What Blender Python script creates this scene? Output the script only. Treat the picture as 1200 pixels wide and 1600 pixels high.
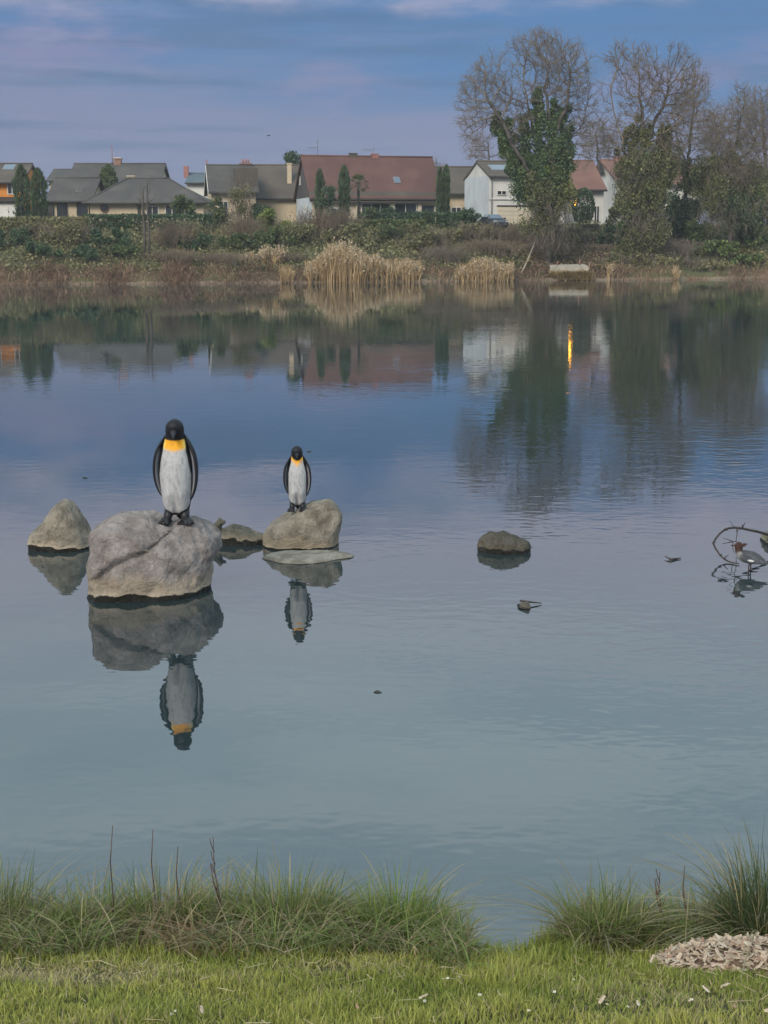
import bpy, bmesh, math, random
import numpy as np
from mathutils import Vector, Matrix, noise as mnoise

for _o in list(bpy.data.objects):
    bpy.data.objects.remove(_o)
scene = bpy.context.scene
COL = scene.collection
rad = math.radians

# ------------------------------------------------------------------ camera
CAM_Z = 3.6
F = 2300.0
PITCH = rad(10.47)
cd = bpy.data.cameras.new('camera')
cam = bpy.data.objects.new('camera', cd)
COL.objects.link(cam)
cam.location = (0, 0, CAM_Z)
cam.rotation_euler = (rad(90) - PITCH, 0, 0)
cd.sensor_fit = 'VERTICAL'
cd.sensor_height = 36.0
cd.sensor_width = 27.0
cd.lens = 36.0 * F / 1600.0
cd.clip_start = 0.05
cd.clip_end = 6000
scene.camera = cam

# ------------------------------------------------------------------ world
SUN_EL, SUN_AZ = rad(34), rad(205)     # azimuth clockwise from +Y: behind the camera, to its left
w = bpy.data.worlds.new('World')
scene.world = w
w.use_nodes = True
nt = w.node_tree
nt.nodes.clear()


def node(t, kind, **kw):
    n = t.nodes.new(kind)
    for k, v in kw.items():
        if k == 'inp':
            for i, val in v.items():
                if hasattr(val, 'is_linked') or hasattr(val, 'links'):
                    t.links.new(val, n.inputs[i])
                else:
                    n.inputs[i].default_value = val
        else:
            setattr(n, k, v)
    return n


def math_n(t, op, a, b=0.0, clamp=False):
    n = t.nodes.new('ShaderNodeMath')
    n.operation = op
    n.use_clamp = clamp
    for i, v in enumerate((a, b)):
        if isinstance(v, (int, float)):
            n.inputs[i].default_value = v
        else:
            t.links.new(v, n.inputs[i])
    return n.outputs[0]


def mixc(t, fac, a, b, blend='MIX'):
    n = t.nodes.new('ShaderNodeMix')
    n.data_type = 'RGBA'
    n.blend_type = blend
    n.clamp_factor = True
    for i, v in ((0, fac), (6, a), (7, b)):
        if isinstance(v, (int, float)):
            n.inputs[i].default_value = v
        elif isinstance(v, tuple):
            n.inputs[i].default_value = (*v[:3], 1.0)
        else:
            t.links.new(v, n.inputs[i])
    return n.outputs[2]


def maprange(t, v, a, b, c=0.0, d=1.0, smooth=True):
    n = t.nodes.new('ShaderNodeMapRange')
    n.interpolation_type = 'SMOOTHSTEP' if smooth else 'LINEAR'
    t.links.new(v, n.inputs[0])
    for i, x in enumerate((a, b, c, d)):
        n.inputs[1 + i].default_value = x
    return n.outputs[0]


tc = node(nt, 'ShaderNodeTexCoord')
sep = node(nt, 'ShaderNodeSeparateXYZ', inp={0: tc.outputs['Generated']})


def sky_noise(sx, sz, scale, detail=4.0, off=0.0):
    mp = node(nt, 'ShaderNodeMapping', inp={0: tc.outputs['Generated']})
    mp.inputs['Scale'].default_value = (sx, sx, sz)
    mp.inputs['Location'].default_value = (off, off * 0.7, off * 1.3)
    n = node(nt, 'ShaderNodeTexNoise', inp={'Vector': mp.outputs[0], 'Scale': scale, 'Detail': detail, 'Roughness': 0.55})
    return n.outputs[0]


n_big = sky_noise(3.2, 26.0, 1.0, 5.0, 3.1)
n_fine = sky_noise(9.0, 30.0, 1.0, 7.0, 9.7)
zc = sep.outputs[2]
xc = sep.outputs[0]
# long banks of cloud: slate blue in the band above the roofs, mauve grey lower down
zz = math_n(nt, 'ADD', zc, math_n(nt, 'MULTIPLY', math_n(nt, 'SUBTRACT', n_big, 0.5), 0.16))
zz = math_n(nt, 'ADD', zz, math_n(nt, 'MULTIPLY', xc, 0.10))
f_blue = maprange(nt, zz, 0.065, 0.135)
low = mixc(nt, f_blue, (0.126, 0.148, 0.250), (0.052, 0.126, 0.268))
f_pink = maprange(nt, n_fine, 0.52, 0.70, 0.0, 0.5)
low = mixc(nt, f_pink, low, (0.185, 0.155, 0.258))
n_st = sky_noise(4.5, 60.0, 1.0, 6.0, 21.0)
low = mixc(nt, maprange(nt, n_st, 0.46, 0.64, 0.0, 0.60), low, (0.052, 0.100, 0.190))
low = mixc(nt, maprange(nt, sky_noise(6.0, 44.0, 1.0, 6.0, 33.0), 0.55, 0.72, 0.0, 0.45), low, (0.165, 0.170, 0.255))
zh = math_n(nt, 'ADD', zc, math_n(nt, 'MULTIPLY', math_n(nt, 'SUBTRACT', n_fine, 0.5), 0.12))
f_hi = maprange(nt, zh, 0.140, 0.200)
cloud = mixc(nt, f_hi, low, (0.36, 0.335, 0.41))
f_top = maprange(nt, zc, 0.15, 0.36)
top = mixc(nt, maprange(nt, n_big, 0.35, 0.65), (0.44, 0.58, 0.66), (0.60, 0.72, 0.77))
cloud = mixc(nt, f_top, cloud, top)
STRENGTH = 0.1
cloud = mixc(nt, 1.0, cloud, (1 / STRENGTH,) * 3, 'MULTIPLY')
sky = node(nt, 'ShaderNodeTexSky', sky_type='NISHITA', sun_disc=False, sun_elevation=SUN_EL, sun_rotation=SUN_AZ,
           altitude=150.0, air_density=1.0, dust_density=2.0, ozone_density=2.0)
col = mixc(nt, 0.93, sky.outputs[0], cloud)
bg = node(nt, 'ShaderNodeBackground', inp={0: col, 1: STRENGTH})
wo = node(nt, 'ShaderNodeOutputWorld', inp={0: bg.outputs[0]})

# ------------------------------------------------------------------ sun (veiled by cloud)
sd = bpy.data.lights.new('sun', 'SUN')
sd.energy = 1.9
sd.angle = rad(22)
sd.color = (1.0, 0.90, 0.76)
sun = bpy.data.objects.new('sun', sd)
COL.objects.link(sun)
sun.location = (-20, -30, 40)
_d = Vector((math.sin(SUN_AZ) * math.cos(SUN_EL), math.cos(SUN_AZ) * math.cos(SUN_EL), math.sin(SUN_EL)))
sun.rotation_euler = (-_d).to_track_quat('-Z', 'Y').to_euler()

vs = scene.view_settings
vs.view_transform = 'Standard'
vs.look = 'None'
vs.exposure = 0.65
vs.gamma = 1.0
vs.use_curve_mapping = False
scene.render.engine = 'CYCLES'
scene.cycles.use_denoising = True
scene.cycles.max_bounces = 6
scene.cycles.diffuse_bounces = 3
scene.cycles.glossy_bounces = 3
scene.cycles.transparent_max_bounces = 8

# ------------------------------------------------------------------ helpers
RNG = np.random.default_rng(7)
random.seed(7)
CP, SP = math.cos(PITCH), math.sin(PITCH)


def at(px, py, Y):
    """World point seen at photo pixel (px, py) at ground distance Y."""
    u, v = (px - 600) / F, (800 - py) / F
    d = Vector((u, CP + v * SP, -SP + v * CP))
    t = Y / d.y
    return Vector((d.x * t, Y, CAM_Z + d.z * t))


def water_at(px, py):
    u, v = (px - 600) / F, (800 - py) / F
    d = Vector((u, CP + v * SP, -SP + v * CP))
    t = -CAM_Z / d.z
    return Vector((d.x * t, d.y * t, 0.0))


def tag(o, label=None, cat=None, group=None, kind=None):
    if label: o['label'] = label
    if cat: o['category'] = cat
    if group: o['group'] = group
    if kind: o['kind'] = kind
    return o


def empty(name, loc=(0, 0, 0), rz=0.0):
    o = bpy.data.objects.new(name, None)
    o.empty_display_size = 0.2
    COL.objects.link(o)
    o.location = loc
    o.rotation_euler = (0, 0, rz)
    return o


def link(name, me, parent=None, loc=None):
    o = bpy.data.objects.new(name, me)
    COL.objects.link(o)
    if parent is not None: o.parent = parent
    if loc is not None: o.location = loc
    return o


def np_mesh(name, V, faces, mats, cols=None, smooth=False, midx=None):
    """faces: list of (n,k) index arrays."""
    me = bpy.data.meshes.new(name)
    V = np.asarray(V, dtype=np.float32)
    me.vertices.add(len(V))
    me.vertices.foreach_set('co', V.ravel())
    faces = [np.asarray(f, dtype=np.int32) for f in faces if len(f)]
    nl = sum(f.size for f in faces)
    npoly = sum(len(f) for f in faces)
    me.loops.add(nl)
    me.loops.foreach_set('vertex_index', np.concatenate([f.ravel() for f in faces]))
    me.polygons.add(npoly)
    tot = np.concatenate([np.full(len(f), f.shape[1], np.int32) for f in faces])
    me.polygons.foreach_set('loop_start', np.concatenate([[0], np.cumsum(tot)[:-1]]).astype(np.int32))
    if smooth:
        me.polygons.foreach_set('use_smooth', np.ones(npoly, bool))
    for m in (mats if isinstance(mats, (list, tuple)) else [mats]):
        me.materials.append(m)
    if midx is not None:
        me.polygons.foreach_set('material_index', np.asarray(midx, np.int32))
    if cols is not None:
        a = me.color_attributes.new('Col', 'FLOAT_COLOR', 'POINT')
        c = np.ones((len(V), 4), np.float32)
        c[:, :3] = cols
        a.data.foreach_set('color', c.ravel())
    me.update(calc_edges=True)
    return me


class MB:
    """Collects boxes, prisms and tubes into one mesh."""
    def __init__(s):
        s.v, s.f, s.sm = [], [], []

    def add(s, vs_, fs_, smooth=False):
        b = len(s.v)
        s.v += [tuple(x) for x in vs_]
        s.f += [tuple(b + i for i in f) for f in fs_]
        s.sm += [smooth] * len(fs_)
        return s

    def box(s, x0, x1, y0, y1, z0, z1):
        return s.add([(x0, y0, z0), (x1, y0, z0), (x1, y1, z0), (x0, y1, z0), (x0, y0, z1), (x1, y0, z1), (x1, y1, z1), (x0, y1, z1)],
                     [(0, 3, 2, 1), (4, 5, 6, 7), (0, 1, 5, 4), (1, 2, 6, 5), (2, 3, 7, 6), (3, 0, 4, 7)])

    def slab(s, pts, th):
        """polygon thickened along minus its normal"""
        p = [Vector(q) for q in pts]
        n = (p[1] - p[0]).cross(p[2] - p[0]).normalized()
        k = len(p)
        lo = [q - n * th for q in p]
        fs_ = [tuple(range(k)), tuple(range(2 * k - 1, k - 1, -1))]
        for i in range(k):
            j = (i + 1) % k
            fs_.append((i, k + i, k + j, j))
        return s.add(p + lo, fs_)

    def tube(s, path, radii, sides=6, cap=True):
        path = [Vector(p) for p in path]
        n = len(path)
        if isinstance(radii, (int, float)): radii = [radii] * n
        vs_, fs_ = [], []
        ref = Vector((0.3, 0.9, 0.2))
        for i, p in enumerate(path):
            t = (path[min(i + 1, n - 1)] - path[max(i - 1, 0)]).normalized()
            a = t.cross(ref)
            if a.length < 0.1: a = t.cross(Vector((1, 0, 0)))
            a.normalize()
            b = t.cross(a)
            for k in range(sides):
                an = 2 * math.pi * k / sides
                vs_.append(p + (a * math.cos(an) + b * math.sin(an)) * radii[i])
        for i in range(n - 1):
            for k in range(sides):
                k2 = (k + 1) % sides
                fs_.append((i * sides + k, i * sides + k2, (i + 1) * sides + k2, (i + 1) * sides + k))
        if cap:
            fs_.append(tuple(range(sides - 1, -1, -1)))
            fs_.append(tuple((n - 1) * sides + k for k in range(sides)))
        return s.add(vs_, fs_, True)

    def mesh(s, name, m, cols=None):
        me = bpy.data.meshes.new(name)
        me.from_pydata(s.v, [], s.f)
        me.polygons.foreach_set('use_smooth', s.sm)
        me.materials.append(m)
        if cols is not None:
            a = me.color_attributes.new('Col', 'FLOAT_COLOR', 'POINT')
            c = np.ones((len(s.v), 4), np.float32); c[:, :3] = cols
            a.data.foreach_set('color', c.ravel())
        me.update()
        return me

    def build(s, name, m, parent=None, loc=None):
        return link(name, s.mesh(name, m), parent, loc)


# ------------------------------------------------------------------ materials
def new_mat(name):
    m = bpy.data.materials.new(name)
    m.use_nodes = True
    t = m.node_tree
    t.nodes.clear()
    out = t.nodes.new('ShaderNodeOutputMaterial')
    b = t.nodes.new('ShaderNodeBsdfPrincipled')
    t.links.new(b.outputs[0], out.inputs[0])
    return m, t, b, out


def noisy(name, cols, scale=4.0, rough=0.8, bump=0.0, bscale=None, detail=6.0, island=0.0, spec=0.3, attr=False, wave=None, lo=0.35, hi=0.65, big=None):
    """Procedural surface: two or three colours mixed by noise, optional tile courses, relief."""
    m, t, b, out = new_mat(name)
    tcn = t.nodes.new('ShaderNodeTexCoord')
    n = node(t, 'ShaderNodeTexNoise', inp={'Vector': tcn.outputs['Object'], 'Scale': scale, 'Detail': detail, 'Roughness': 0.6})
    c = mixc(t, maprange(t, n.outputs[0], lo, hi), cols[0], cols[1])
    if len(cols) > 2:
        n2 = node(t, 'ShaderNodeTexNoise', inp={'Vector': tcn.outputs['Object'], 'Scale': scale * 0.37, 'Detail': 3.0})
        c = mixc(t, maprange(t, n2.outputs[0], 0.5, 0.7), c, cols[2])
    if attr:
        ca = node(t, 'ShaderNodeVertexColor', layer_name='Col')
        c = mixc(t, 1.0, ca.outputs[0], c, 'MULTIPLY')
    if island:
        g = t.nodes.new('ShaderNodeNewGeometry')
        hv = node(t, 'ShaderNodeHueSaturation', inp={'Color': c})
        t.links.new(maprange(t, g.outputs['Random Per Island'], 0, 1, 1 - island, 1 + island, False), hv.inputs['Value'])
        h2 = math_n(t, 'FRACT', math_n(t, 'MULTIPLY', g.outputs['Random Per Island'], 17.3))
        t.links.new(maprange(t, h2, 0, 1, 0.5 - island * 0.06, 0.5 + island * 0.06, False), hv.inputs['Hue'])
        c = hv.outputs[0]
    if wave:
        wv = node(t, 'ShaderNodeTexWave', wave_type='BANDS', bands_direction=wave[0], inp={'Vector': tcn.outputs['Object'], 'Scale': wave[1], 'Distortion': 0.6, 'Detail': 2.0})
        c = mixc(t, math_n(t, 'MULTIPLY', wv.outputs[0], wave[2]), c, tuple(x * 0.55 for x in cols[0]))
    t.links.new(c, b.inputs['Base Color'])
    b.inputs['Roughness'].default_value = rough
    b.inputs['Specular IOR Level'].default_value = spec
    if bump:
        n3 = node(t, 'ShaderNodeTexNoise', inp={'Vector': tcn.outputs['Object'], 'Scale': bscale or scale * 3, 'Detail': 8.0, 'Roughness': 0.65})
        bp = node(t, 'ShaderNodeBump', inp={'Strength': 1.0, 'Distance': bump, 'Height': n3.outputs[0]})
        t.links.new(bp.outputs[0], b.inputs['Normal'])
    return m


def leaf_mat(name, cols, island=0.45, scale=0.5, rough=0.6, trans=0.25):
    m, t, b, out = new_mat(name)
    tcn = t.nodes.new('ShaderNodeTexCoord')
    n = node(t, 'ShaderNodeTexNoise', inp={'Vector': tcn.outputs['Object'], 'Scale': scale, 'Detail': 4.0, 'Roughness': 0.6})
    g = t.nodes.new('ShaderNodeNewGeometry')
    f = math_n(t, 'ADD', n.outputs[0], math_n(t, 'MULTIPLY', math_n(t, 'SUBTRACT', g.outputs['Random Per Island'], 0.5), 0.35))
    c = mixc(t, maprange(t, f, 0.33, 0.67), cols[0], cols[1])
    if len(cols) > 2:
        h2 = math_n(t, 'FRACT', math_n(t, 'MULTIPLY', g.outputs['Random Per Island'], 23.7))
        c = mixc(t, maprange(t, h2, 0.90, 0.99), c, cols[2])
    hv = node(t, 'ShaderNodeHueSaturation', inp={'Color': c})
    h3 = math_n(t, 'FRACT', math_n(t, 'MULTIPLY', g.outputs['Random Per Island'], 7.9))
    t.links.new(maprange(t, h3, 0, 1, 1 - island, 1 + island, False), hv.inputs['Value'])
    t.links.new(hv.outputs[0], b.inputs['Base Color'])
    b.inputs['Roughness'].default_value = rough
    b.inputs['Specular IOR Level'].default_value = 0.3
    tr = node(t, 'ShaderNodeBsdfTranslucent', inp={0: hv.outputs[0]})
    mx = node(t, 'ShaderNodeMixShader', inp={0: trans, 1: b.outputs[0], 2: tr.outputs[0]})
    t.links.new(mx.outputs[0], out.inputs[0])
    return m


def attr_mat(name, rough=0.7, spec=0.3, trans=0.0, var=0.0, bump=0.0, bscale=60.0, coat=0.0):
    m, t, b, out = new_mat(name)
    ca = node(t, 'ShaderNodeVertexColor', layer_name='Col')
    c = ca.outputs[0]
    tcn = t.nodes.new('ShaderNodeTexCoord')
    if var:
        n = node(t, 'ShaderNodeTexNoise', inp={'Vector': tcn.outputs['Object'], 'Scale': bscale * 0.4, 'Detail': 6.0})
        hv = node(t, 'ShaderNodeHueSaturation', inp={'Color': c})
        t.links.new(maprange(t, n.outputs[0], 0.3, 0.7, 1 - var, 1 + var, False), hv.inputs['Value'])
        c = hv.outputs[0]
    t.links.new(c, b.inputs['Base Color'])
    b.inputs['Roughness'].default_value = rough
    b.inputs['Specular IOR Level'].default_value = spec
    b.inputs['Coat Weight'].default_value = coat
    if bump:
        n3 = node(t, 'ShaderNodeTexNoise', inp={'Vector': tcn.outputs['Object'], 'Scale': bscale, 'Detail': 5.0})
        bp = node(t, 'ShaderNodeBump', inp={'Strength': 1.0, 'Distance': bump, 'Height': n3.outputs[0]})
        t.links.new(bp.outputs[0], b.inputs['Normal'])
    if trans:
        tr = node(t, 'ShaderNodeBsdfTranslucent', inp={0: c})
        mx = node(t, 'ShaderNodeMixShader', inp={0: trans, 1: b.outputs[0], 2: tr.outputs[0]})
        t.links.new(mx.outputs[0], out.inputs[0])
    return m


def fbm2(x, y, seed=0.0):
    """cheap smooth pseudo noise, about -1..1, on numpy arrays"""
    r = np.zeros_like(np.asarray(x, float))
    a, f = 1.0, 1.0
    for k in range(4):
        p = seed * 3.7 + k * 1.9
        r = r + a * np.sin(x * f * 1.3 + 1.7 * np.sin(y * f * 0.9 + p) + p) * np.cos(y * f * 1.1 + 1.3 * np.sin(x * f * 0.7 + 2 * p))
        a *= 0.55; f *= 2.1
    return r / 1.6


# ------------------------------------------------------------------ the far bank's line and height
BX = np.array([-700, -200, -60, -31, -8.5, 5.6, 20.9, 37, 60, 200, 700.])
BY = np.array([107, 111, 117.5, 121.5, 126.5, 130.5, 136, 141, 147, 169, 252.])


def bank_y(x):
    x = np.asarray(x, float)
    return np.interp(x, BX, BY) + 0.5 * np.sin(x * 0.45) + 0.35 * np.sin(x * 1.1 + 1)


SS = np.array([-6, 0, 0.6, 2, 5, 10, 17, 25, 400.])
SZ = np.array([-1.5, -0.02, 0.5, 1.1, 2.2, 3.5, 4.5, 5.0, 5.0])


def far_z(x, y):
    s = np.asarray(y, float) - bank_y(x)
    z = np.interp(s, SS, SZ)
    return z + np.clip(s, 0, 1.5) * 0.10 * fbm2(np.asarray(x) * 0.5, np.asarray(y) * 0.5, 2.0) * (np.asarray(s) < 40)


def near_edge(x):
    """distance of the near bank's brink, with the notch between the tussocks"""
    x = np.asarray(x, float)
    e = 6.15 + 0.08 * np.sin(x * 2.3 + 0.4) + 0.05 * np.sin(x * 5.1)
    notch = np.exp(-((x - 0.47) / 0.31) ** 2)
    e = e - 0.72 * notch
    return np.where(np.abs(x) > 3, e + 0.2 * np.sin(x * 0.6), e)


def near_z(x, y):
    x = np.asarray(x, float); y = np.asarray(y, float)
    z = np.interp(y, [-40, 0, 1.5, 4.2, 5.5, 6.6], [2.15, 2.05, 1.95, 1.20, 0.77, 0.50])
    z = z + 0.012 * fbm2(x * 3.0, y * 3.0, 1.0) + 0.006 * fbm2(x * 9, y * 9, 4.0)
    over = np.clip((y - near_edge(x)) / 0.30, 0, 1)
    over = over * over * (3 - 2 * over)
    return z * (1 - over) + (-0.7) * over


def grid_mesh(name, xs, ys, zf, m):
    X, Y = np.meshgrid(xs, ys)
    Z = zf(X, Y)
    V = np.stack([X, Y, Z], -1).reshape(-1, 3)
    nx, ny = len(xs), len(ys)
    i = np.arange(ny - 1)[:, None] * nx + np.arange(nx - 1)[None, :]
    Q = np.stack([i, i + 1, i + nx + 1, i + nx], -1).reshape(-1, 4)
    return np_mesh(name, V, [Q], m, smooth=True)


# ------------------------------------------------------------------ ground and water
def water_material():
    m, t, b, out = new_mat('pond water')
    tcn = t.nodes.new('ShaderNodeTexCoord')
    P = tcn.outputs['Object']

    def nz(scale, sx, sy, det=2.0, dist=0.0):
        mp = node(t, 'ShaderNodeMapping', inp={0: P})
        mp.inputs['Scale'].default_value = (sx, sy, 1)
        return node(t, 'ShaderNodeTexNoise', inp={'Vector': mp.outputs[0], 'Scale': scale, 'Detail': det, 'Roughness': 0.5, 'Distortion': dist}).outputs[0]
    sepp = node(t, 'ShaderNodeSeparateXYZ', inp={0: P})
    calm = maprange(t, nz(0.11, 0.4, 1.0, 3.0), 0.40, 0.60, 0.30, 1.15)            # glassy lanes and breezy patches
    far = math_n(t, 'ADD', maprange(t, sepp.outputs[1], 12.0, 26.0, 0.95, 1.5), maprange(t, sepp.outputs[1], 42.0, 80.0, 0.0, -0.55))                      # the open middle is breezier than the lee of the bank
    right = maprange(t, sepp.outputs[0], -1.0, 4.5, 0.75, 1.45)
    amp = math_n(t, 'MULTIPLY', math_n(t, 'MULTIPLY', calm, far), right)
    h = math_n(t, 'ADD', math_n(t, 'MULTIPLY', nz(2.6, 0.6, 1.0, 2.0, 0.4), 0.0023), math_n(t, 'MULTIPLY', math_n(t, 'MULTIPLY', nz(6.5, 0.7, 1.0, 1.0), 0.0019), maprange(t, sepp.outputs[1], 11.0, 26.0, 1.0, 0.5)))
    h = math_n(t, 'MULTIPLY', h, amp)
    bp = node(t, 'ShaderNodeBump', inp={'Strength': 1.0, 'Distance': 1.0, 'Height': h})
    body = mixc(t, maprange(t, nz(0.25, 1, 0.6, 3.0), 0.35, 0.65), (0.018, 0.030, 0.033), (0.024, 0.037, 0.040))
    df = node(t, 'ShaderNodeBsdfDiffuse', inp={0: body})
    gl = node(t, 'ShaderNodeBsdfGlossy', inp={0: (0.97, 0.98, 1.0, 1), 1: 0.012, 'Normal': bp.outputs[0]})
    fr = node(t, 'ShaderNodeFresnel', inp={0: 2.0, 'Normal': bp.outputs[0]})
    mx = node(t, 'ShaderNodeMixShader', inp={0: fr.outputs[0], 1: df.outputs[0], 2: gl.outputs[0]})
    t.links.new(mx.outputs[0], out.inputs[0])
    t.nodes.remove(b)
    return m


wm = water_material()
wv = [(-700, 4.5, 0), (700, 4.5, 0), (700, 40, 0), (-700, 40, 0), (700, 290, 0), (-700, 290, 0)]
water = link('water', np_mesh('water', wv, [[(0, 1, 2, 3), (3, 2, 4, 5)]], wm))
tag(water, kind='structure')

m_far = noisy('far bank soil', [(0.075, 0.060, 0.036), (0.085, 0.095, 0.040), (0.115, 0.078, 0.055)], 0.35, 0.95, 0.05, 3.0)
_t = m_far.node_tree
_b = [q for q in _t.nodes if q.type == 'BSDF_PRINCIPLED'][0]
_src = _b.inputs['Base Color'].links[0].from_socket
_tc = node(_t, 'ShaderNodeTexCoord')
_z = node(_t, 'ShaderNodeSeparateXYZ', inp={0: _tc.outputs['Object']}).outputs[2]
_n = node(_t, 'ShaderNodeTexNoise', inp={'Vector': _tc.outputs['Object'], 'Scale': 1.2, 'Detail': 5.0})
_zz = math_n(_t, 'ADD', _z, math_n(_t, 'MULTIPLY', math_n(_t, 'SUBTRACT', _n.outputs[0], .5), .5))
_t.links.new(mixc(_t, maprange(_t, _zz, .30, .12, 0, .9), _src, (.215, .170, .125)), _b.inputs['Base Color'])
xs = np.concatenate([np.linspace(-700, -75, 26), np.linspace(-70, 80, 301), np.linspace(85, 700, 26)])


def far_grid():
    ss = np.concatenate([np.linspace(-6, 0, 4), np.linspace(0.3, 6, 20), np.linspace(6.5, 30, 40), np.linspace(34, 120, 20), [200, 320, 480]])
    X, S = np.meshgrid(xs, ss)
    Y = bank_y(X) + S
    Z = far_z(X, Y)
    V = np.stack([X, Y, Z], -1).reshape(-1, 3)
    nx, ny = len(xs), len(ss)
    i = np.arange(ny - 1)[:, None] * nx + np.arange(nx - 1)[None, :]
    Q = np.stack([i, i + 1, i + nx + 1, i + nx], -1).reshape(-1, 4)
    return np_mesh('far_bank', V, [Q], m_far, smooth=True)


tag(link('far_bank', far_grid()), kind='structure')
m_near = noisy('near bank earth', [(0.050, 0.048, 0.020), (0.075, 0.085, 0.028), (0.12, 0.095, 0.06)], 3.0, 0.95, 0.02, 30.0)
nx_ = np.concatenate([np.linspace(-120, -4, 60), np.linspace(-3.9, 3.9, 200), np.linspace(4, 120, 60)])
ny_ = np.concatenate([np.linspace(-60, 1, 30), np.linspace(1.2, 7.2, 120)])
def build_haze():
    hm = bpy.data.materials.new('thin haze')
    hm.use_nodes = True
    t = hm.node_tree
    t.nodes.clear()
    out = t.nodes.new('ShaderNodeOutputMaterial')
    pv = t.nodes.new('ShaderNodeVolumePrincipled')
    pv.inputs['Color'].default_value = (.86, .90, .95, 1)
    pv.inputs['Density'].default_value = HAZE
    pv.inputs['Anisotropy'].default_value = 0.2
    t.links.new(pv.outputs[0], out.inputs['Volume'])
    o = MB().box(-760, 760, -75, 800, -2.5, 27).build('haze', hm)
    tag(o, 'thin evening haze over the pond', 'haze', kind='stuff')


HAZE = 0.0004
build_haze()
tag(link('near_bank', grid_mesh('near_bank', nx_, ny_, near_z, m_near)), kind='structure')

# ------------------------------------------------------------------ vegetation tools
def rand_unit(n):
    v = RNG.normal(size=(n, 3))
    return v / np.linalg.norm(v, axis=1, keepdims=True)


def leaf_quads(P, size, aspect=0.6, flat=0.0):
    """diamond leaves with random orientation; flat>0 biases the blades to face up"""
    n = len(P)
    nrm = rand_unit(n)
    nrm[:, 2] += flat
    nrm /= np.linalg.norm(nrm, axis=1, keepdims=True)
    r = rand_unit(n)
    a = np.cross(nrm, r); a /= np.linalg.norm(a, axis=1, keepdims=True) + 1e-9
    b = np.cross(nrm, a)
    s = np.broadcast_to(np.asarray(size, float), (n,))[:, None]
    fold = nrm * s * 0.18
    V = np.stack([P - a * s, P + b * s * aspect + fold, P + a * s, P - b * s * aspect + fold], 1).reshape(-1, 3)
    Q = np.arange(4 * n).reshape(n, 4)
    return V, Q


def prisms(A, B, ra, rb, sides=3):
    A = np.asarray(A, float); B = np.asarray(B, float)
    n = len(A)
    t = B - A
    t /= np.linalg.norm(t, axis=1, keepdims=True) + 1e-9
    ref = np.where(np.abs(t[:, 2:3]) > 0.9, [[1., 0, 0]], [[0, 0, 1.]])
    u = np.cross(t, ref); u /= np.linalg.norm(u, axis=1, keepdims=True) + 1e-9
    v = np.cross(t, u)
    ra = np.broadcast_to(np.asarray(ra, float), (n,))[:, None]
    rb = np.broadcast_to(np.asarray(rb, float), (n,))[:, None]
    rings = []
    for P, r in ((A, ra), (B, rb)):
        for k in range(sides):
            an = 2 * math.pi * k / sides
            rings.append(P + (u * math.cos(an) + v * math.sin(an)) * r)
    V = np.stack(rings, 1).reshape(-1, 3)
    base = np.arange(n)[:, None] * (2 * sides)
    Q = np.concatenate([base + np.array([[k, (k + 1) % sides, sides + (k + 1) % sides, sides + k]]) for k in range(sides)])
    return V, Q


def join(parts):
    V, Fq, off = [], [], 0
    for v, q in parts:
        V.append(v); Fq.append(q + off); off += len(v)
    return np.concatenate(V), np.concatenate(Fq)


def blades(B, az, h, bend, w, segs=3, twist=None):
    """grass blades: tapered, bent strips. B (n,3)"""
    n = len(B)
    az = np.asarray(az); h = np.broadcast_to(h, (n,)); bend = np.broadcast_to(bend, (n,)); w = np.broadcast_to(w, (n,))
    hd = np.stack([np.cos(az), np.sin(az), np.zeros(n)], 1)
    tw = az + (math.pi / 2 if twist is None else twist)
    sd = np.stack([np.cos(tw), np.sin(tw), np.zeros(n)], 1)
    rows = []
    for k in range(segs):
        t = k / segs
        c = B + h[:, None] * (hd * (bend * t ** 1.8)[:, None] + np.array([0, 0, 1.0]) * (t - 0.42 * np.minimum(bend, 1.4) * t ** 2.2)[:, None])
        ww = (w * (1 - 0.55 * t ** 2))[:, None] * 0.5
        rows += [c - sd * ww, c + sd * ww]
    tip = B + h[:, None] * (hd * bend[:, None] + np.array([0, 0, 1.0]) * (1 - 0.42 * np.minimum(bend, 1.4))[:, None])
    rows.append(tip)
    V = np.stack(rows, 1)
    m = 2 * segs + 1
    base = np.arange(n)[:, None] * m
    qs = [base + np.array([[2 * k, 2 * k + 1, 2 * k + 3, 2 * k + 2]]) for k in range(segs - 1)]
    tri = base + np.array([[2 * segs - 2, 2 * segs - 1, 2 * segs]])
    return V.reshape(-1, 3), qs, tri, m


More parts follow.
